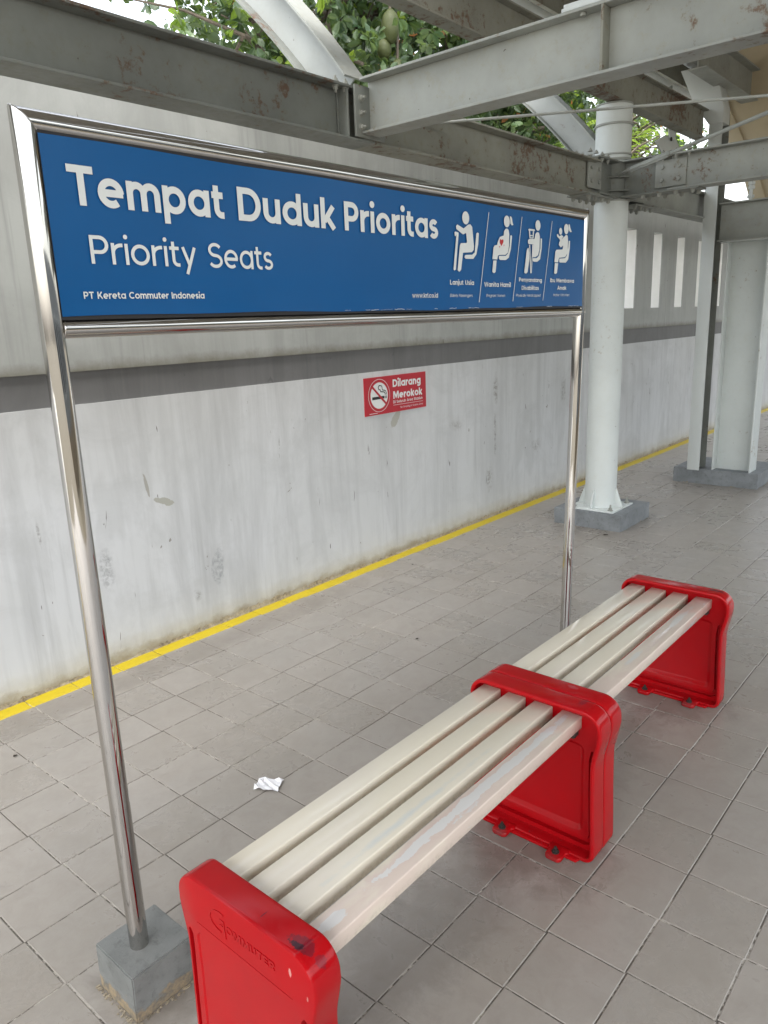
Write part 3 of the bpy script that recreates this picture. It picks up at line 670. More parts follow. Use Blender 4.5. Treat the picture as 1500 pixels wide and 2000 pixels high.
word('operator_lettering', 'PT Kereta Commuter Indonesia', .730, .998, 1.515, .0125, .13, PS, sg); word('web_address', 'www.krl.co.id', 1.698, 1.817, 1.516, .0125, .12, PS, sg)
PIC = {"b1":[[1911,1717],[1918,1722],[1950,1713],[1974,1725],[1985,1727],[1995,1720],[2004,1665],[2002,1655],[1993,1648],[1950,1645],[1946,1644],[1935,1596],[1926,1590],[1917,1594],[1930,1665],[1935,1671],[1964,1673],[1967,1676],[1963,1701],[1947,1696],[1941,1698],[1913,1709]],"s1":[[2024,1706],[2031,1704],[2027,1672],[2017,1643],[2000,1629],[1960,1628],[1954,1631],[1954,1636],[1960,1639],[1994,1641],[2008,1648],[2017,1703]],"c1":[[1903,1699],[1907,1702],[1923,1700],[1924,1695],[1908,1596],[1900,1593],[1896,1597],[1913,1694],[1910,1691],[1907,1688],[1904,1691]],"p2":[[2209,1765],[2216,1766],[2222,1761],[2225,1751],[2231,1741],[2221,1739],[2213,1744],[2212,1756]],"b2":[[2174,1718],[2183,1726],[2193,1728],[2202,1724],[2206,1711],[2205,1675],[2198,1655],[2183,1648],[2145,1646],[2139,1643],[2135,1632],[2107,1632],[2113,1667],[2120,1674],[2134,1675],[2138,1686],[2150,1700],[2173,1706]],"l2":[[2112,1628],[2131,1629],[2125,1594],[2116,1590],[2106,1594]],"s2":[[2213,1708],[2221,1709],[2223,1704],[2216,1666],[2204,1640],[2186,1632],[2151,1631],[2144,1635],[2145,1643],[2186,1645],[2199,1653],[2209,1675]],"t3":[[2325,1733],[2331,1736],[2367,1736],[2371,1731],[2328,1730]],"t3a":[[2330,1730],[2338,1730],[2340,1709],[2334,1709]],"t3b":[[2356,1730],[2364,1730],[2361,1709],[2355,1709]],"t3c":[[2338,1717],[2356,1717],[2356,1714],[2339,1713]],"t3d":[[2334,1709],[2361,1710],[2360,1707],[2335,1706]],"b3":[[2373,1722],[2384,1729],[2397,1727],[2403,1716],[2402,1674],[2393,1655],[2376,1648],[2356,1647],[2360,1688],[2329,1688],[2324,1693],[2325,1700],[2332,1704],[2367,1706]],"l3":[[2322,1674],[2329,1675],[2334,1660],[2335,1640],[2324,1598],[2313,1593],[2302,1596],[2317,1667]],"k3a":[[2333,1686],[2339,1686],[2347,1596],[2342,1595]],"k3b":[[2353,1687],[2359,1687],[2351,1596],[2347,1595]],"s3":[[2409,1710],[2418,1709],[2417,1678],[2407,1642],[2387,1633],[2363,1633],[2356,1637],[2358,1644],[2383,1645],[2398,1653],[2408,1678]],"p4":[[2608,1767],[2617,1769],[2622,1758],[2634,1744],[2623,1742],[2612,1749]],"y4":[[2523,1729],[2530,1731],[2541,1724],[2559,1729],[2571,1725],[2549,1706],[2545,1714],[2525,1722]],"b4":[[2582,1726],[2591,1732],[2604,1729],[2607,1714],[2607,1673],[2593,1659],[2582,1655],[2545,1652],[2540,1648],[2536,1636],[2509,1636],[2515,1672],[2522,1678],[2567,1681],[2572,1695],[2554,1687],[2538,1695],[2542,1705],[2578,1725]],"l4":[[2513,1633],[2537,1633],[2529,1600],[2518,1596],[2508,1599]],"s4":[[2613,1712],[2623,1713],[2622,1687],[2612,1649],[2594,1637],[2549,1636],[2544,1640],[2545,1649],[2586,1652],[2600,1661],[2610,1690]]}
HE = {"h2":[[2149,1692],[2155,1694],[2159,1691],[2165,1694],[2171,1692],[2170,1685],[2159,1673],[2149,1682]],"h3":[[2145,1672],[2152,1673],[2149,1667]],"h4":[[2171,1678],[2176,1678],[2174,1673]]}
groups = {'elderly_pictogram': (('b1', 's1', 'c1'), [(1.961, 1.743, .018)]), 'pregnant_pictogram': (('p2', 'b2', 'l2', 's2'), [(2.191, 1.749, .0175)]),
          'crutches_pictogram': (('t3', 't3a', 't3b', 't3c', 't3d', 'b3', 'l3', 'k3a', 'k3b', 's3'), [(2.389, 1.750, .017)]),
          'mother_pictogram': (('p4', 'y4', 'b4', 'l4', 's4'), [(2.592, 1.751, .0172), (2.550, 1.741, .0115)])}
for nm, (ks, hd) in groups.items():
    q = MB()
    for i, k in enumerate(ks): q.add([PS(a/1000, b_/1000, i*.00002) for a, b_ in PIC[k]], [tuple(range(len(PIC[k])))])
    for x, z, r in hd: q.add([PS(a, b_, .0003) for a, b_ in arc(x, z, r, r, 0, 360, 28)[:-1]], [tuple(range(28))])
    pc = q.build(nm, M_white, sg)
    if nm == 'pregnant_pictogram':
        q = MB()
        for k in HE: q.add([PS(a/1000, b_/1000, .0005) for a, b_ in HE[k]], [tuple(range(len(HE[k])))])
        q.build('heart', M_redv, pc)
for (xa, za, xb, zb_) in ((2.087, 1.768, 2.031, 1.502), (2.285, 1.770, 2.231, 1.504), (2.488, 1.771, 2.431, 1.506)):
    q = MB(); stroke(q, [(xa, za), (xb, zb_)], .0013, PS, False, 0); q.build('divider_line', M_white, sg)
o_ = -.029
for s, a, b_, z, c, w in (('Lanjut Usia', 1.907, 2.032, 1.553, .0135, .13), ('Wanita Hamil', 2.089, 2.246, 1.549, .0138, .13), ('Penyandang', 2.298, 2.451, 1.567, .013, .13),
                          ('Disabilitas', 2.316, 2.430, 1.541, .013, .13), ('Ibu Membawa', 2.510, 2.690, 1.568, .0135, .13), ('Anak', 2.564, 2.631, 1.543, .013, .13)):
    word('caption_lettering', s, a+o_, b_+o_, z, c, w, PS, sg)
for s, a, b_, z in (('Elderly Passengers', 1.906, 2.023, 1.518), ('Pregnant Women', 2.101, 2.211, 1.518), ('Physically Handicapped', 2.279, 2.442, 1.519), ('Mother With Infant', 2.534, 2.656, 1.5205)):
    word('caption_translation', s, a+o_, b_+o_, z, .0085, .075, PS, sg, ital=.15)
# torn, lifted edge of the vinyl
q = MB(); re_ = random.Random(8)
x = .69
while x < 2.72:
    ln = re_.uniform(.004, .05)
    if re_.random() < (.05 if x < 1.4 else .35):
        pts = [(x+ln*i/6, 1.4845+re_.uniform(0, .0022)) for i in range(7)]
        stroke(q, pts, re_.uniform(.0003, .0009), PS, False, .0004)
    x += ln*1.2
q.build('torn_edge', M_worn, sg, kind='stuff')

# concrete feet of the sign
def rough_block(name, x0, x1, y0, y1, h, mat, label, cat, group=None, seed=0, amp=.003, parent=None, tw=0):
    bm = bmesh.new(); bmesh.ops.create_cube(bm, size=1)
    for v in bm.verts: v.co = Vector((x0+(v.co.x+.5)*(x1-x0), y0+(v.co.y+.5)*(y1-y0), (v.co.z+.5)*h))
    bmesh.ops.bevel(bm, geom=[e for e in bm.edges if max(v.co.z for v in e.verts) > h*.5], offset=.003, segments=2, affect='EDGES')
    bmesh.ops.subdivide_edges(bm, edges=bm.edges, cuts=5, use_grid_fill=True)
    rr = random.Random(seed)
    from mathutils import noise as mn
    for v in bm.verts:
        k = amp*(1.2-v.co.z/h*.7)
        n_ = mn.noise_vector(v.co*24+Vector((seed, 0, 0))); v.co += Vector((n_.x, n_.y, n_.z*.4 if v.co.z > .01 else 0))*k
    me = bpy.data.meshes.new(name); bm.to_mesh(me); bm.free(); me.materials.append(mat)
    me.shade_smooth(); me.set_sharp_from_angle(angle=R(35))
    o = bpy.data.objects.new(name, me); col.objects.link(o); tag(o, label, cat, group)
    return o
o = rough_block('concrete_block', .609, .764, 1.290, 1.444, .117, M_foot, None, None, seed=1); o.parent = sg; o.location = -wloc(sg)
o = rough_block('concrete_block', 2.60, 2.79, 1.30, 1.50, .03, M_foot, None, None, seed=2, amp=.002); o.parent = sg; o.location = -wloc(sg)
# mortar crumbs round the foot
cr = MB(); rr = random.Random(2)
for i in range(130):
    sdn = rr.random()
    if sdn < .5: x = rr.uniform(.60, .78); y = 1.287-abs(rr.gauss(0, .0045))
    else: x = .606-abs(rr.gauss(0, .0045)); y = rr.uniform(1.28, 1.45)
    s = rr.uniform(.0008, .003); cr.box(x-s, x+s, y-s*.8, y+s*.8, .0, s*.9)
tag(cr.build('mortar_crumbs', M_dirt), 'crumbs of broken mortar around the left sign foot', 'rubble', kind='stuff')

# ------------------------------------------------------------------ bench
BY = .929; BH = .453
def outline():
    right = []
    right += [(.150, BH)]+[(.150+.053*math.sin(R(a)), .400+.053*math.cos(R(a))) for a in range(10, 91, 10)]
    right += [(.2035, .385), (.2015, .370), (.1985, .355), (.1950, .340), (.1915, .325), (.1885, .310), (.187, .295), (.1870, .27), (.1885, .20), (.1915, .12), (.1935, .06), (.194, .034)]
    right += [(.165+.029*math.cos(R(a)), .030-.029*math.sin(R(a))) for a in range(15, 91, 15)]
    left = [(-a, b_) for a, b_ in reversed(right)]
    return right+left      # clockwise seen from +x? orientation fixed by recalc normals
OUT = outline()
def inset(poly, dd):
    n = len(poly); ar = sum(poly[i][0]*poly[(i+1) % n][1]-poly[(i+1) % n][0]*poly[i][1] for i in range(n)); sg_ = 1 if ar > 0 else -1
    res = []
    for i in range(n):
        p = Vector(poly[i]); a = Vector(poly[i-1]); c = Vector(poly[(i+1) % n])
        d1 = (p-a).normalized(); d2 = (c-p).normalized(); n1 = Vector((-d1.y, d1.x))*sg_; n2 = Vector((-d2.y, d2.x))*sg_; q = (n1+n2).normalized()
        res.append(tuple(p+q*(dd/max(q.dot(n1), .5))))
    return res
def rrect(pts, r, n=4):
    out = []
    N_ = len(pts)
    for i in range(N_):
        p = Vector(pts[i]); a = Vector(pts[i-1]); c = Vector(pts[(i+1) % N_]); d1 = (a-p).normalized(); d2 = (c-p).normalized()
        rr_ = min(r, (a-p).length*.45, (c-p).length*.45); s = p+d1*rr_; e = p+d2*rr_
        for k in range(n+1):
            t_ = k/n; out.append(tuple((1-t_)**2*s+2*t_*(1-t_)*p+t_**2*e))
    return out
# lower pan and the U shaped channel round it
PAN = rrect([(-.143, .335), (.143, .335), (.1405, .27), (.146, .062), (-.146, .062), (-.1405, .27)], .028)
def uchan():
    o_ = [(-.171, .322), (-.166, .29), (-.168, .2), (-.175, .06), (-.168, .036), (-.15, .027), (.15, .027), (.168, .036), (.175, .06), (.168, .2), (.166, .29), (.171, .322)]
    i_ = [(.160, .322), (.1545, .29), (.1565, .2), (.162, .062), (.157, .048), (.145, .042), (-.145, .042), (-.157, .048), (-.162, .062), (-.1565, .2), (-.1545, .29), (-.160, .322)]
    return o_+i_
UCH = uchan()
def casting(face):
    """face=+1: open pan side looks to +x; built about x=0 (closed face) .. x=.065 (open face)"""
    bm = bmesh.new(); T = .065
    def ring(poly, x): return [bm.verts.new((x, a, b_)) for a, b_ in poly]
    def bridge(r1, r2):
        n = len(r1)
        for i in range(n): bm.faces.new((r1[i], r1[(i+1) % n], r2[(i+1) % n], r2[i]))
    def loop_edges(r): return [bm.edges.get((r[i], r[(i+1) % len(r)])) or bm.edges.new((r[i], r[(i+1) % len(r)])) for i in range(len(r))]
    def fill(rings):
        e = []
        for r in rings: e += loop_edges(r)
        bmesh.ops.triangle_fill(bm, use_beauty=True, use_dissolve=False, edges=e)
    # outer wall with rolled edges
    prof = [(0.0060, .0), (.0022, .0014), (.0004, .0045), (0, .009), (0, T-.009), (.0004, T-.0045), (.0018, T-.0014), (.0045, T), (.0095, T), (.0115, T-.0015), (.0125, T-.005), (.0125, T-.038)]
    rings = [ring(inset(OUT, i_) if i_ else OUT, x) for i_, x in prof]
    for a, b_ in zip(rings, rings[1:]): bridge(a, b_)
    # closed face
    R0 = rings[0]
    lowp = rrect([(-.151, .338), (.151, .338), (.147, .27), (.153, .05), (-.153, .05), (-.147, .27)], .022)
    c0 = ring(lowp, 0); c1 = ring(inset(lowp, .003), .0026); c2 = ring(inset(lowp, .008), .0026)
    sl = []
    for s in (1, -1):
        sp = [(s*.1630, .322), (s*.171, .332), (s*.1780, .328), (s*.1775, .30), (s*.1775, .25), (s*.1795, .16), (s*.1825, .07), (s*.178, .050), (s*.170, .052), (s*.1675, .16), (s*.1640, .25), (s*.162, .30)]
        a = ring(sp, 0); b_ = ring(inset(sp, .0012), .014); bridge(a, b_); bm.faces.new(b_); sl.append(a)
    fill([R0, c0]+sl); bridge(c0, c1); bridge(c1, c2); bm.faces.new(c2)
    # open face
    RL = rings[-1]; zf = T-.038
    u0 = ring(UCH, zf); u1 = ring(inset(UCH, .0008), zf-.014); bridge(u0, u1); bm.faces.new(u1)
    p0 = ring(PAN, zf); p1 = ring(inset(PAN, .003), zf-.0015); p2 = ring(inset(PAN, .012), zf-.010); p3 = ring(inset(PAN, .016), zf-.0108)
    fill([RL, u0, p0]); bridge(p0, p1); bridge(p1, p2); bridge(p2, p3); bm.faces.new(p3)
    bmesh.ops.recalc_face_normals(bm, faces=bm.faces)
    if face < 0:
        for v in bm.verts: v.co.x = -v.co.x
        bmesh.ops.reverse_faces(bm, faces=bm.faces)
    me = bpy.data.meshes.new('end_frame'); bm.to_mesh(me); bm.free(); me.materials.append(M_red)
    me.shade_smooth(); me.set_sharp_from_angle(angle=R(38)); return me
ME_P, ME_N = casting(1), casting(-1)
def foot_meshes(face):
    t = MB()
    tab = [(0, -.030), (.020*1, -.030), (.026, -.024), (.052, -.024), (.060, -.016), (.060, .016), (.052, .024), (.026, .024), (.020, .030), (0, .030)]
    t.prism([(a*face, b_) for a, b_ in tab], 'z', .0, .014)
    b_ = MB(); bx_ = .036*face
    b_.cyl((bx_, 0, .014), (bx_, 0, .0165), .011, n=16); b_.cyl((bx_, 0, .0165), (bx_, 0, .0235), .0075, n=6); b_.cyl((bx_, 0, .0235), (bx_, 0, .031), .0038, n=10)
    lip = MB(); lip.prism([(0, -.196+.04), (.019*face, -.15), (.019*face, .15), (0, .156)], 'z', .0, .009)
    return t, b_, lip
bench = empty('bench', (1.7, BY, 0), 'red and cream slatted station bench with two seat sections', 'bench')
for k, (x, fc) in enumerate(((.650, 1), (1.717, -1), (1.7185, 1), (2.770, -1))):
    o = bpy.data.objects.new('end_frame', ME_P if fc > 0 else ME_N); col.objects.link(o); o.parent = bench; o.location = Vector((x, BY+(.014 if k == 0 else 0), 0))-wloc(bench)
    if k == 0: o.scale = (1, .93, 1)
    xo = x+.065*fc
    tb, bo, lp = foot_meshes(fc)
    for mb_, nm, mt, bv in ((lp, 'foot_lip', M_red, .002),):
        q = mb_.build(nm, mt, None, bevel=bv); q.parent = o; q.location = (.060*fc, 0, .0008)
    for yy in (-.094, .078):
        q = tb.build('foot_tab', M_red, None, bevel=.0035); q.parent = o; q.location = (.052*fc, yy, .001)
        q = bo.build('bolt', M_boltd, None, smooth=35); q.parent = o; q.location = (.052*fc, yy, .001)
    if k == 0:
        q = MB(); PC = lambda u, v, kk: (.650-.0002-kk, u, v)
        PCm = lambda u, v, kk: PC(-u, v, kk)
        text(q, 'OMMUTER', -.986, -.842, .3890, .0165, .14, PCm, thick=.0016, kbase=.0014, gap=.12)
        # big swept C with a tail
        stroke(q, [(-.990, .4235), (-1.004, .4245), (-1.020, .4205), (-1.033, .411), (-1.037, .400), (-1.030, .389), (-1.015, .3825), (-1.002, .3815)], .0016, PCm, False, .0014, .0016)
        stroke(q, [(-1.004, .409), (-.992, .409), (-.990, .392), (-.9885, .374)], .0013, PCm, False, .00145, .0016)
        stroke(q, [(-1.005, .397), (-.993, .397)], .0013, PCm, False, .0015, .0016)
        q.build('raised_lettering', M_red, o)
        q = MB()
        stroke(q, [(-1.086, .3590), (-.80, .3555)], .0007, PCm, False, .0006, .0008)
        q.build('raised_line', M_red, o)
slat_y = [(.797, .8555), (.8835, .941), (.9675, 1.0255), (1.0495, 1.107)]
for a, b_ in ((.677, 1.690), (1.7455, 2.743)):
    for y0, y1 in slat_y:
        q = MB(); q.box(a, b_, y0, y1, .382, .4185); q.build('slat', M_slat, bench, bevel=.0035, seg=3, local=((a+b_)/2, (y0+y1)/2, .4))
# cross pieces that carry the slats, with bolts
for x in (1.664, 2.716, .703, 1.771):
    q = MB(); q.box(x-.014, x+.014, .80, 1.10, .366, .3815); q.build('slat_bracket', M_boltd, bench, bevel=.002)
    for y0, y1 in slat_y:
        q = MB(); q.cyl((x, (y0+y1)/2, .366), (x, (y0+y1)/2, .357), .008, n=6); q.build('bracket_bolt', M_boltd, bench)

# ------------------------------------------------------------------ litter
def crumple(name, loc, sx, sy, mat, label, cat, seed, hgt=.018, n=9, rz=0.):
    rr = random.Random(seed); bm = bmesh.new(); bmesh.ops.create_grid(bm, x_segments=n, y_segments=n, size=.5)
    from mathutils import noise as mn
    for v in bm.verts:
        x, y = v.co.x, v.co.y; k = mn.noise(Vector((x*3, y*3, seed)))
        edge = max(abs(x), abs(y)); cut = 1-.22*abs(mn.noise(Vector((math.atan2(y, x)*1.3, seed, 0))))
        f = abs(mn.noise(Vector((x*5+seed, y*5, 1))))
        v.co = Vector((x*sx*cut+.05*sx*k, y*sy*cut, .001+hgt*(abs(((x+y*.6)*3.1) % 1-.5)*.9+f*.6)*(.35+edge)))
    me = bpy.data.meshes.new(name); bm.to_mesh(me); bm.free(); me.materials.append(mat)
    o = bpy.data.objects.new(name, me); col.objects.link(o); o.location = loc; o.rotation_euler.z = rz
    return tag(o, label, cat)
crumple('paper_scrap', (1.357, 1.722, .0), .062, .085, M_paper, 'crumpled white paper scrap lying on the tiles beside the bench', 'litter', 3, .024, n=5, rz=.5)
for i, (x, y, s, lb) in enumerate(((2.559, 2.049, .016, 'tiny dark leaf scrap on the tiles between wall and bench'), (3.416, 2.756, .016, 'tiny dark scrap on the tiles close to the yellow strip'),
                                   (4.654, 2.069, .03, 'dark dry leaf scrap on the floor in front of the round column foot'), (.919, 2.585, .014, 'tiny dark scrap on the tiles at the left end of the wall'))):
    crumple('dry_leaf', (x, y, 0), s, s*.7, M_debris, lb, 'litter', 10+i, .006, 4, rz=i)

# ------------------------------------------------------------------ steel structure
def hexbolt(mb, p, axis, r=.012, l=.012, stud=.0):
    p = Vector(p); a = Vector(axis)
    mb.cyl(p, p+a*.003, r*1.45, n=12); mb.cyl(p+a*.003, p+a*(.003+l), r, n=6)
    if stud: mb.cyl(p+a*(.003+l), p+a*(.003+l+stud), r*.5, n=8)
def beam(name, label, axis, a, b, c, z0, z1, wd, tf, tw, mat, group='steel canopy beams', mats=None, cat='steel beam'):
    """I beam along axis ('x' or 'y') from a to b, centred on c in the other axis"""
    mid = (a+b)/2; root = empty(name, (mid, c, z0) if axis == 'x' else (c, mid, z0), label, cat, group)
    def bx(lo, hi, za, zb_, nm, mt):
        q = MB()
        n = max(1, int(abs(b-a)/.6))
        if axis == 'x': q.box(a, b, c+lo, c+hi, za, zb_)
        else: q.box(c+lo, c+hi, a, b, za, zb_)
        return q.build(nm, mt, root, bevel=.0012, seg=1)
    bx(-wd/2, wd/2, z1-tf, z1, 'top_flange', mat); bx(-wd/2, wd/2, z0, z0+tf, 'bottom_flange', mat); bx(-tw/2, tw/2, z0+tf, z1-tf, 'web', mats or mat)
    return root
AY = 2.212; AZ0, AZ1 = 2.148, 2.340
bA = beam('steel_beam', 'long dark grey eave beam crossing above the left half of the sign', 'x', -4, 2.50, AY, AZ0, AZ1, .125, .009, .007, M_beamD)
bA2 = beam('steel_beam', 'rust patched eave beam ending at the round column above the sign', 'x', 2.505, 4.60, AY+.012, AZ0+.004, AZ1+.01, .125, .009, .007, M_beamR)
bD = beam('steel_beam', 'eave beam running on from the round column to the flanged column', 'x', 5.28, 12, AY+.02, AZ0+.01, AZ1+.01, .125, .009, .007, M_beam)
BX = 2.462
bB = beam('steel_beam', 'big pale cross beam rising to the upper right corner from the bolted joint', 'y', -2.6, AY-.07, BX, 2.172, 2.372, .105, .009, .007, M_beam)
CX = 4.945
bC = beam('steel_beam', 'speckled pale beam running right from the round column with a bolted plate', 'y', -2.6, 1.865, CX, 2.172, 2.378, .12, .010, .008, M_beam)
bE = beam('steel_beam', 'rusty upper beam seen behind the round column above its top', 'x', -4, 6.49, 2.225, 2.735, 2.945, .085, .009, .007, M_beamR)
# joint A/B: end plate, bolts, weld
q = MB(); q.box(BX-.085, BX+.085, AY-.0635-.012, AY-.0635-.001, AZ0+.012, AZ1+.004); q.build('end_plate', M_beamD, bB, bevel=.001)
for z in (2.195, 2.245, 2.298):
    for s in (-1, 1):
        q = MB(); hexbolt(q, (BX+s*.055, AY-.0755, z), (0, -1, 0), .010, .011, .012); q.build('bolt', M_bolt, bB, smooth=30)
q = MB(); q.box(BX-.115, BX-.107, AY-.06, AY-.004, AZ0+.010, AZ1-.010); q.build('stiffener', M_beamD, bA, bevel=.001)
q = MB(); q.tube([(BX-.118, AY-.01, AZ0+.012+.17*i/14+.0015*math.sin(i*2.1)) for i in range(15)], .004, 6); q.build('weld_bead', M_beamD, bA, smooth=60)
for x in (2.30, 2.355):
    q = MB(); hexbolt(q, (x, AY-.045, AZ1+.001), (0, 0, 1), .010, .010, .008); hexbolt(q, (x, AY-.045, AZ1-.010), (0, 0, -1), .010, .012, .01); q.build('bolt', M_bolt, bA, smooth=30)
# stiffener on B, cable cover and bolt on its top flange
q = MB(); q.box(BX-.0525, BX-.0035, 1.142, 1.151, 2.1812, 2.3628); q.build('stiffener', M_beamR, bB, bevel=.001)
q = MB(); q.box(BX-.05, BX+.02, .7, 1.285, 2.373, 2.383); q.box(BX-.045, BX-.015, .7, 1.280, 2.3835, 2.395); q.build('cover_strip', M_lite, bB, bevel=.001)
q = MB(); q.cyl((BX-.03, 1.22, 2.3625), (BX-.03, 1.22, 2.352), .011, n=14); q.build('bolt_head', M_bolt, bB, bevel=.001)
# column 1
colr = empty('round_column', (4.97, 2.26, 0), 'round pale grey steel column on a square grey plinth behind the sign', 'column')
q = MB(); q.cyl((4.97, 2.26, .117), (4.97, 2.26, 2.150), .1085, n=48); q.build('shaft', M_col, colr, smooth=40)
q = MB(); q.cyl((4.97, 2.26, 2.385), (4.97, 2.26, 2.72), .1120, n=48); q.build('upper_shaft', M_col, colr, smooth=40)
for z, r, h_ in ((2.150, .118, .012), (2.392, .122, .014), (2.425, .120, .010), (2.60, .121, .013), (2.722, .115, .008)):
    q = MB(); q.cyl((4.97, 2.26, z), (4.97, 2.26, z+h_), r, n=48); q.build('collar_ring', M_beam, colr, bevel=.002, smooth=35)
q = MB(); q.cyl((4.97, 2.26, 2.163), (4.97, 2.26, 2.390), .095, n=40); q.build('joint_core', M_beamD, colr, smooth=40)
for z in (2.205, 2.285):
    q = MB(); q.cyl((4.97, 2.26, z), (4.97, 2.26, z+.009), .142, n=8); q.build('ring_plate', M_beamD, colr, bevel=.001)
# stub beams out of the joint with spliced plates
def stub(axis, sgn, ln, name='stub_beam'):
    q = MB(); c = (4.97, 2.245); a0, a1 = .085, ln
    for (wa, wb, za, zb_) in ((-.06, .06, 2.164, 2.174), (-.06, .06, 2.372, 2.382), (-.004, .004, 2.174, 2.372)):
        if axis == 'x': q.box(*sorted((c[0]+sgn*a0, c[0]+sgn*a1)), c[1]-.015+wa, c[1]-.015+wb, za, zb_)
        else: q.box(c[0]-.025+wa, c[0]-.025+wb, *sorted((c[1]+sgn*a0, c[1]+sgn*a1)), za, zb_)
    q.build(name, M_beamD, colr, bevel=.001)
stub('x', -1, .366); stub('x', 1, .305); stub('y', -1, .376)
def splice(axis, cx, cy, face, parent, L_=.18, mat=M_beam):
    q = MB()
    if axis == 'x': q.box(cx-L_/2, cx+L_/2, cy+face*.006, cy+face*.016, 2.195, 2.350)
    else: q.box(cx+face*.006, cx+face*.016, cy-L_/2, cy+L_/2, 2.195, 2.350)
    q.build('splice_plate', mat, parent, bevel=.0015)
    for s in (-.052, .052):
        for z in (2.235, 2.310):
            q = MB()
            if axis == 'x': q.cyl((cx+s, cy+face*.016, z), (cx+s, cy+face*.028, z), .0125, n=14)
            else: q.cyl((cx+face*.016, cy+s, z), (cx+face*.028, cy+s, z), .0125, n=14)
            q.build('bolt_head', mat, parent, bevel=.002)
splice('x', 4.60, AY+.006, -1, colr); splice('y', CX, 1.865, -1, colr, .19)
def flange_plate(axis, cx, cy, parent, L_=.34, z=2.151):
    q = MB(); hx, hy = (L_/2, .075) if axis == 'x' else (.075, L_/2)
    q.box(cx-hx, cx+hx, cy-hy, cy+hy, z-.010, z); q.build('flange_plate', M_beamD, parent, bevel=.001)
    for i in range(4):
        for s in (-1, 1):
            t = (-.40+.267*i)*L_
            p_ = (cx+t, cy+s*.05, z-.010) if axis == 'x' else (cx+s*.05, cy+t, z-.010)
            q = MB(); hexbolt(q, p_, (0, 0, -1), .013, .017, .004); q.build('bolt', M_bolt, parent, smooth=30)
flange_plate('x', 4.60, AY+.012, colr); flange_plate('x', 5.30, AY+.02, colr); flange_plate('y', CX, 1.865, colr, .38, 2.171)
for axis, cx, cy in (('x', 4.60, AY+.012), ('y', CX, 1.865)):
    for i in range(4):
        for s in (-1, 1):
            t = -.12+.08*i; p_ = (cx+t, cy+s*.045, 0) if axis == 'x' else (cx+s*.045, cy+t, 0)
            q = MB(); hexbolt(q, (p_[0], p_[1], 2.384), (0, 0, 1), .010, .010, .006); hexbolt(q, (p_[0], p_[1], 2.366), (0, 0, -1), .010, .012, .008)
            q.build('bolt', M_bolt, colr, smooth=30)
# base plate, gussets, anchor bolts
q = MB(); q.box(4.80, 5.14, 2.09, 2.43, .112, .124); q.build('base_plate', M_col, colr, bevel=.001)
for a in (0, 90, 180, 270):
    a_ = a+0; q = MB(); u = Vector((math.cos(R(a_)), math.sin(R(a_)), 0)); w = Vector((-u.y, u.x, 0))*.005; c = Vector((4.97, 2.26, .124))
    pr = [c+u*.106, c+u*.165, c+u*.160+Vector((0, 0, .02)), c+u*.120+Vector((0, 0, .125)), c+u*.106+Vector((0, 0, .125))]
    q.add([p_-w for p_ in pr]+[p_+w for p_ in pr], [tuple(range(4, -1, -1)), tuple(range(5, 10))]+[(i, (i+1) % 5, 5+(i+1) % 5, 5+i) for i in range(5)])
    q.build('gusset', M_col, colr, bevel=.001)
for a in (45, 135, 225, 315):
    q = MB(); hexbolt(q, (4.97+.195*math.cos(R(a)), 2.26+.195*math.sin(R(a)), .124), (0, 0, 1), .014, .014, .024); q.build('anchor_bolt', M_bolt, colr, smooth=30)
rough_block('concrete_plinth', 4.762, 5.262, 2.014, 2.516, .113, M_plinth, 'square grey concrete plinth under the round column', 'plinth', seed=4, amp=.006)
# outward leaning struts
def strut(x, label, y0=2.20, z0=2.36, ln=1.6):
    root = empty('strut', (x, y0, z0), label, 'steel strut', 'outward leaning struts')
    pts = []
    for i in range(13):
        t = i/12*ln; yy = y0+t*.64+.13*t*t; zz = z0+t*.80-.05*t*t; pts.append((yy, zz))
    def ribbon(o0, o1, xa, xb, nm, mt):
        q = MB(); vs = []; fs = []
        for i, (yy, zz) in enumerate(pts):
            a = pts[min(i+1, 12)]; b2 = pts[max(i-1, 0)]; dy, dz = a[0]-b2[0], a[1]-b2[1]; l = math.hypot(dy, dz); ny, nz_ = dz/l, -dy/l
            for o in (o0, o1):
                for xx in (xa, xb): vs.append((xx, yy+ny*o, zz+nz_*o))
            if i:
                k = i*4; fs += [(k-4, k-3, k+1, k), (k-2, k-1, k+3, k+2), (k-4, k-2, k+2, k), (k-3, k-1, k+3, k+1)]
        fs += [(0, 1, 3, 2), (48, 49, 51, 50)]
        q.add(vs, fs); q.build(nm, mt, root, smooth=30)
    ribbon(-.072, .072, x-.004, x+.004, 'web', M_strut)
    ribbon(-.080, -.072, x-.062, x+.062, 'flange', M_beam); ribbon(.072, .080, x-.062, x+.062, 'flange', M_beamD)  # second flange darker: its shade is put into the paint
    return root
strut(BX, 'pale curved strut rising to the top edge from the bolted joint over the sign', 2.27, 2.345)
strut(4.99, 'pale curved strut rising leftwards behind the top of the round column', 2.36, 2.40, .80)
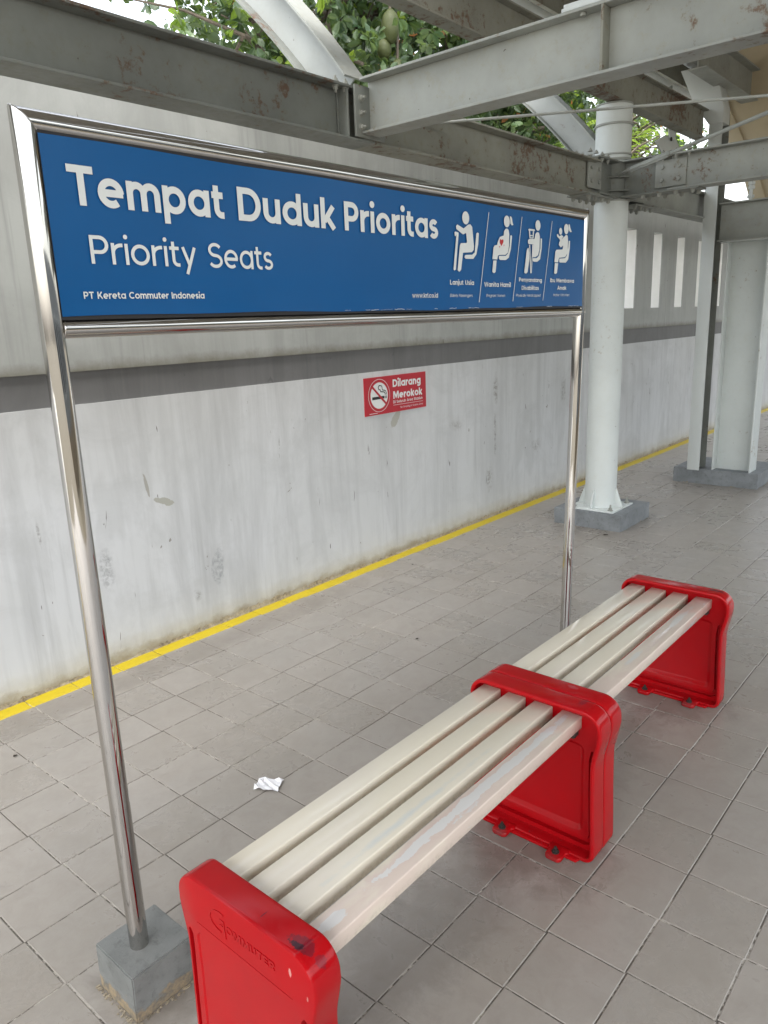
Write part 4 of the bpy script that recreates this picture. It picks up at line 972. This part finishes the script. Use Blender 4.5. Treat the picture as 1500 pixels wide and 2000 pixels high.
# tie rods
def rod(name, a, b, r, label, turn=None):
    root = empty(name, a, label, 'tie rod', 'diagonal bracing rods')
    q = MB(); q.cyl(a, b, r, n=10); q.build('bar', M_beam, root, smooth=40)
    if turn:
        A_, B_ = Vector(a), Vector(b); dv = (B_-A_).normalized(); sd_ = dv.cross(Vector((0, 0, 1))).normalized()
        t0, t1 = turn
        for k in (0, 1):
            off = Vector((0, 0, .012))*(1 if k else -1)
            q = MB(); q.tube([A_+dv*t0, A_+dv*(t0+.02)+off, A_+dv*(t1-.02)+off, A_+dv*t1], .005, 8); q.build('turnbuckle_arm', M_beam, root, smooth=50)
        for t in (t0, t1):
            q = MB(); q.cyl(A_+dv*(t-.015), A_+dv*(t+.015), .015, n=6); q.build('turnbuckle_nut', M_bolt, root)
    return root
rod('tie_rod', (2.93, 2.20, 2.30), (3.659+.55, .996-.95, 2.30), 0.006, 'long thin rod crossing in front of the round column top')
dr = Vector((3.932-4.84, 1.066-2.176, 0))
rod('tie_rod', (4.87, 2.18, 2.298), (4.84+dr.x*2, 2.176+dr.y*2, 2.302), .010, 'tie rod with turnbuckle running right from the column joint', (.16, .62))
# column 2: tall narrow H post with knee, wide column, plinth, beam on top
rough_block('concrete_plinth', 6.555, 7.15, 1.625, 2.313, .128, M_plinth, 'wide low grey concrete plinth under the pair of flanged columns', 'plinth', seed=7, amp=.005)
hp = empty('narrow_column', (6.58, 2.13, 0), 'narrow pale flanged column left of the wide one on the far plinth', 'column')
for nm, bx in (('front_flange', (6.500, 6.510, 2.080, 2.180)), ('web', (6.510, 6.660, 2.126, 2.134)), ('back_flange', (6.660, 6.670, 2.080, 2.180))):
    q = MB(); q.box(bx[0], bx[1], bx[2], bx[3], .126, 2.92); q.build(nm, M_lite if nm == 'front_flange' else M_beamD, hp, bevel=.001)
q = MB(); q.prism([(2.078, 2.84), (2.182, 2.84), (2.300, 3.00), (2.420, 3.26), (2.26, 3.26), (2.12, 3.10), (2.078, 2.95)], 'x', 6.494, 6.656); q.build('knee', M_lite, hp, bevel=.002)
bH = beam('steel_beam', 'pale high beam running off to the right above the far columns', 'x', 5.95, 14, 2.10, 3.10, 3.335, .13, .010, .008, M_beam)
wc = empty('wide_column', (6.67, 1.85, 0), 'wide pale flanged column with rust stains on the far plinth', 'column')
for nm, bx in (('side_flange', (6.572, 6.764, 1.990, 2.000)), ('web', (6.664, 6.672, 1.706, 1.990)), ('side_flange', (6.572, 6.764, 1.696, 1.706))):
    q = MB(); q.box(bx[0], bx[1], bx[2], bx[3], .127, 1.965); q.build(nm, M_col, wc, bevel=.001)
q = MB(); q.box(6.56, 6.776, 1.66, 2.035, 1.9652, 1.975); q.build('cap_plate', M_lite, wc, bevel=.001)
bG = beam('steel_beam', 'deep pale beam resting on the wide flanged column', 'y', -2.6, 2.075, 6.60, 1.9755, 2.262, .12, .010, .008, M_beam)
stud = MB(); stud.cyl((6.57, 1.855, 2.262), (6.57, 1.855, 2.52), .014, n=12); stud.build('stud', M_lite, bG, smooth=40)
for z in (2.275, 2.34, 2.37):
    q = MB(); q.cyl((6.57, 1.855, z), (6.57, 1.855, z+.022), .026, n=6); q.build('stud_nut', M_lite, bG)
# cream board and its edge strip behind the far columns
cb = empty('cream_board', (7.2, 1.2, 2.3), 'cream coloured board above and behind the far columns', 'board')
q = MB(); q.prism([(2.489, 3.399), (2.06, 2.54), (1.98, 2.30), (-1.0, 2.30), (-1.0, 4.1), (2.62, 3.66)], 'x', 7.20, 7.23); q.build('panel', M_cream, cb)
q = MB(); q.prism([(2.530, 3.399), (2.10, 2.54), (2.02, 2.30), (1.90, 2.30), (1.98, 2.54), (2.405, 3.399)], 'x', 7.17, 7.198); q.build('edge_strip', M_cream, cb, bevel=.002)
# bright bracket hung under the upper beam
br = empty('hanging_bracket', (5.98, 2.26, 2.73), 'white bent bracket plate hanging under the upper beam right of the round column', 'bracket')
q = MB(); q.prism([(5.90, 2.735), (6.05, 2.735), (6.05, 2.71), (6.02, 2.67), (5.93, 2.67)], 'y', 2.262, 2.270); q.build('upper_plate', M_lite, br, bevel=.001)
q = MB(); q.prism([(5.86, 2.685), (6.07, 2.695), (6.23, 2.61), (6.20, 2.55), (5.86, 2.55), (5.70, 2.625)], 'y', 2.272, 2.284); q.build('lower_plate', M_lite, br, bevel=.001)
q = MB(); q.cyl((5.95, 2.262, 2.672), (5.95, 2.256, 2.672), .014, n=12); q.build('bolt', M_boltd, br)

# canopy roof with purlins and half round gutter
rf = empty('canopy_roof', (4, 0, 3.6), 'grey sheet canopy roof glimpsed above the beams, plus an added unseen left sheet', 'roof')
q = MB(); vs = []; fs = []; nx = 260
prof = [(2.62, 3.40), (1.45, 3.67), (-.2, 4.05), (-3.2, 3.45)]
for i in range(nx+1):
    x = 2.75+i*(12.5/nx); dz = .016*math.sin(i*math.pi)+(.018 if i % 2 else 0)
    for (yy, zz) in prof: vs.append((x, yy, zz+dz))
    for (yy, zz) in prof: vs.append((x, yy, zz+dz+.004))
    if i:
        k = i*8
        for j in range(3): fs += [(k-8+j, k+j, k+1+j, k-7+j), (k-4+j, k-3+j, k+5+j, k+4+j)]
        fs += [(k-8, k-4, k+4, k), (k-5, k+3, k+7, k-1)]
q.add(vs, fs); q.build('roof_sheet', M_roof, rf)
q = MB(); vs = []; fs = []; prof = [(1.9, 3.566)]+prof[2:]; nx = 140  # left sheet: out of view, added to hold top light off floor and wall
for i in range(nx+1):
    x = -3.0+i*(5.7/nx); dz = .018 if i % 2 else 0
    vs += [(x, yy, zz+dz) for yy, zz in prof]+[(x, yy, zz+dz+.004) for yy, zz in prof]
    if i:
        k = i*6
        for j in range(2): fs += [(k-6+j, k+j, k+1+j, k-5+j), (k-3+j, k-2+j, k+4+j, k+3+j)]
        fs += [(k-6, k-3, k+3, k), (k-4, k+2, k+5, k-1)]
q.add(vs, fs); q.build('roof_sheet', M_roof, rf)  # the added unseen left sheet
for (yy, zz) in ((2.40, 3.385), (1.3, 3.635), (.2, 3.89), (-1.2, 3.78), (-2.6, 3.50)):
    q = MB(); q.box(2.7, 15.2, yy-.04, yy+.04, zz-.0, zz+.055); q.build('purlin', M_beamD, rf)
gt = empty('roof_gutter', (4, 2.6, 3.25), 'half round grey gutter along the roof edge above the upper beam', 'gutter')
q = MB(); vs = []; fs = []; n = 12
for x in (2.7, 15.2):
    for i in range(n+1):
        a = math.pi*(1+i/n); vs.append((x, 2.66+.085*math.cos(a), 3.31+.085*math.sin(a)))
    for i in range(n+1):
        a = math.pi*(1+i/n); vs.append((x, 2.66+.080*math.cos(a), 3.31+.080*math.sin(a)))
N2 = 2*(n+1)
for i in range(n): fs += [(i, i+1, N2+i+1, N2+i), (n+1+i, n+2+i, N2+n+2+i, N2+n+1+i)]
fs += [(0, n+1, N2+n+1, N2), (n, 2*n+1, N2+2*n+1, N2+n)]
q.add(vs, fs); q.build('trough', M_lite, gt, smooth=60)
q = MB(); q.box(2.7, 15.2, 2.530, 2.560, 3.25, 3.40); q.build('fascia', M_beamR, gt)
for x in [3.1+.9*i for i in range(13)]:
    q = MB(); q.prism([(2.565, 3.23), (2.64, 3.20), (2.565, 3.16)], 'x', x, x+.02); q.build('gutter_bracket', M_beamD, gt)

# unseen building added behind the camera to cut the light from that side
bw = empty('light_block_building', (6, -9.3, -.9), 'plain grey building added unseen behind the viewer to cut side light', 'building')
q = MB(); q.box(-1, 24, -9.9, -9.3, -.9, 2.6); q.build('light_block_wall', M_plinth, bw)
for i in range(7):
    f = MB(); x = -1.5+3*i
    f.box(x+1, x+2.6, -9.295, -9.26, .5, 1.7); w_ = f.build('light_block_window', M_lite, bw)
    f = MB(); f.box(x+1.06, x+2.54, -9.258, -9.25, .56, 1.64); g_ = f.build('light_block_pane', M_edge, None); g_.parent = w_; g_.location = (0, 0, 0)

# ------------------------------------------------------------------ trees
def leaf(mb, p, dirv, nrm, L_, W_, mi):
    s = dirv.cross(nrm).normalized(); n2 = s.cross(dirv).normalized()
    a = p; b1 = p+dirv*L_*.32+s*W_*.42+n2*W_*.10; b2 = p+dirv*L_*.70+s*W_*.46+n2*W_*.08; t = p+dirv*L_-n2*L_*.10
    c1 = p+dirv*L_*.32-s*W_*.42+n2*W_*.10; c2 = p+dirv*L_*.70-s*W_*.46+n2*W_*.08; m1 = p+dirv*L_*.35; m2_ = p+dirv*L_*.7
    mb.add([a, b1, b2, t, c2, c1, m1, m2_], [(0, 1, 6), (1, 2, 7, 6), (2, 3, 7), (0, 6, 5), (6, 7, 4, 5), (7, 3, 4)], mi)
def tree(label, trunk, centre, radii, nclus, seed, fern=False, mats=None, light=.08, Lf=.135, fruits=()):
    rr = random.Random(seed); root = empty('tree', trunk, label, 'tree', 'trees behind the wall')
    tp_ = Vector(trunk); cc = Vector(centre); rad = Vector(radii)
    limbs = MB(); fork = Vector((trunk[0], trunk[1], centre[2]-radii[2]*.55))
    tk = MB(); tk.tube([tp_+(fork-tp_)*t+Vector((.08*math.sin(t*5), .06*math.cos(t*4), 0)) for t in [i/7 for i in range(8)]], [.20-.09*i/7 for i in range(8)], 12)
    tk.build('trunk', M_bark, root, smooth=60)
    ends = []
    for i in range(16):
        while True:
            v = Vector((rr.uniform(-1, 1), rr.uniform(-1, 1), rr.uniform(-1, 1)))
            if .35 < v.length < 1: break
        e = cc+Vector((v.x*rad.x, v.y*rad.y, v.z*rad.z))*.85; mid = (fork+e)/2+Vector((rr.uniform(-.3, .3), rr.uniform(-.3, .3), rr.uniform(0, .5)))
        pts = [fork*(1-t)**2+mid*2*t*(1-t)+e*t*t for t in [k/7 for k in range(8)]]
        limbs.tube(pts, [.07-.055*k/7 for k in range(8)], 7); ends += pts[3:]
        for j in range(4):
            s0 = pts[rr.randint(3, 7)]; s1 = s0+Vector((rr.gauss(0, .4), rr.gauss(0, .4), rr.gauss(0, .25)))
            limbs.tube([s0, (s0+s1)/2+Vector((0, 0, .05)), s1], [.018, .013, .006], 5); ends += [s1, (s0+s1)/2]
    limbs.build('limbs', M_bark, root, smooth=60)
    mb = MB(); tones = []
    for c in range(nclus):
        if rr.random() < .55:
            e = rr.choice(ends)+Vector((rr.gauss(0, .22), rr.gauss(0, .22), rr.gauss(0, .18)))
        else:
            while True:
                v = Vector((rr.uniform(-1, 1), rr.uniform(-1, 1), rr.uniform(-1, 1)))
                if v.length < 1: break
            e = cc+Vector((v.x*rad.x, v.y*rad.y, v.z*rad.z))
        ax_ = Vector((rr.gauss(0, .6), rr.gauss(0, .6), rr.gauss(.1, .6))).normalized()
        mi = 1 if rr.random() < light else 0; ton = rr.random()
        if fern:
            side = ax_.cross(Vector((0, 0, 1))).normalized(); ax_ = (ax_+Vector((0, 0, -.4))).normalized()
            for j in range(11):
                for s in (-1, 1):
                    p_ = e+ax_*(.045*j)+Vector((0, 0, -.004*j*j)); dv = (side*s+ax_*.45+Vector((0, 0, -.15))).normalized()
                    leaf(mb, p_, dv, Vector((0, 0, 1)), Lf*(1.05-.05*j), Lf*.28, mi); tones += [min(1, max(0, ton+rr.gauss(0, .12)))]*6
        else:
            for j in range(rr.randint(5, 9)):
                a = rr.uniform(0, 6.28); u = ax_.orthogonal().normalized(); w = ax_.cross(u)
                dv = (u*math.cos(a)+w*math.sin(a)+ax_*rr.uniform(-.2, .9)+Vector((0, 0, -.35))).normalized()
                nr = (ax_+Vector((0, 0, .6))+Vector((rr.gauss(0, .4), rr.gauss(0, .4), 0))).normalized()
                if abs(nr.dot(dv)) > .95: nr = dv.orthogonal()
                k = mi if rr.random() > .012 else 2
                leaf(mb, e+dv*.02, dv, nr, Lf*rr.uniform(.7, 1.15), Lf*rr.uniform(.42, .58), k); tones += [min(1, max(0, ton+rr.gauss(0, .2)))]*6
    cr_ = mb.build('crown', mats or [M_leaf, M_leafl, M_leafo], root)
    a_ = cr_.data.attributes.new('tone', 'FLOAT', 'FACE'); a_.data.foreach_set('value', tones)
    for (p_, r_, h_) in fruits:
        bm = bmesh.new(); bmesh.ops.create_uvsphere(bm, u_segments=28, v_segments=20, radius=1)
        from mathutils import noise as mn
        for v in bm.verts:
            k = 1+.05*mn.noise(v.co*2.3)+.03*mn.noise(v.co*11); v.co = Vector((v.co.x*r_*k, v.co.y*r_*k, v.co.z*h_*k))
        me = bpy.data.meshes.new('fruit'); bm.to_mesh(me); bm.free(); me.materials.append(M_fruit); me.shade_smooth()
        f = bpy.data.objects.new('fruit', me); col.objects.link(f); f.parent = root; f.location = Vector(p_)-tp_
        q = MB(); q.tube([Vector(p_)+Vector((0, 0, h_*.95)), Vector(p_)+Vector((.05, .03, h_+.25))], .014, 6); q.build('stalk', M_bark, f).location = (0, 0, 0)
        q_ = f.children[0] if f.children else None
        if q_: q_.location = -Vector(p_)
    return root
tree('jackfruit tree with hanging green fruits behind the left strut', (6.2, 6.4, -.9), (6.35, 5.9, 4.7), (2.3, 1.5, 1.9), 1650, 1, light=.13, Lf=.12,
     fruits=(((6.09, 5.0, 4.11), .085, .145), ((6.06, 5.06, 3.93), .07, .09), ((6.18, 5.0, 3.76), .085, .10)))
tree('dark leafy tree behind the bolted joint and cross beam', (9.2, 6.6, -.9), (9.0, 6.0, 4.6), (2.6, 1.7, 2.3), 2600, 2, light=.1, Lf=.12)
tree('broad dark tree behind the round column', (13, 7.6, -.9), (13.2, 6.6, 4.9), (3.6, 2.2, 3.0), 2700, 4, light=.06, Lf=.14)
tree('small light green tree with feathery leaves left of the round column', (9.3, 4.3, -.9), (9.15, 4.15, 3.15), (.9, .45, .7), 120, 6, fern=True, mats=[M_leafl, M_leafl, M_leafo], Lf=.13)
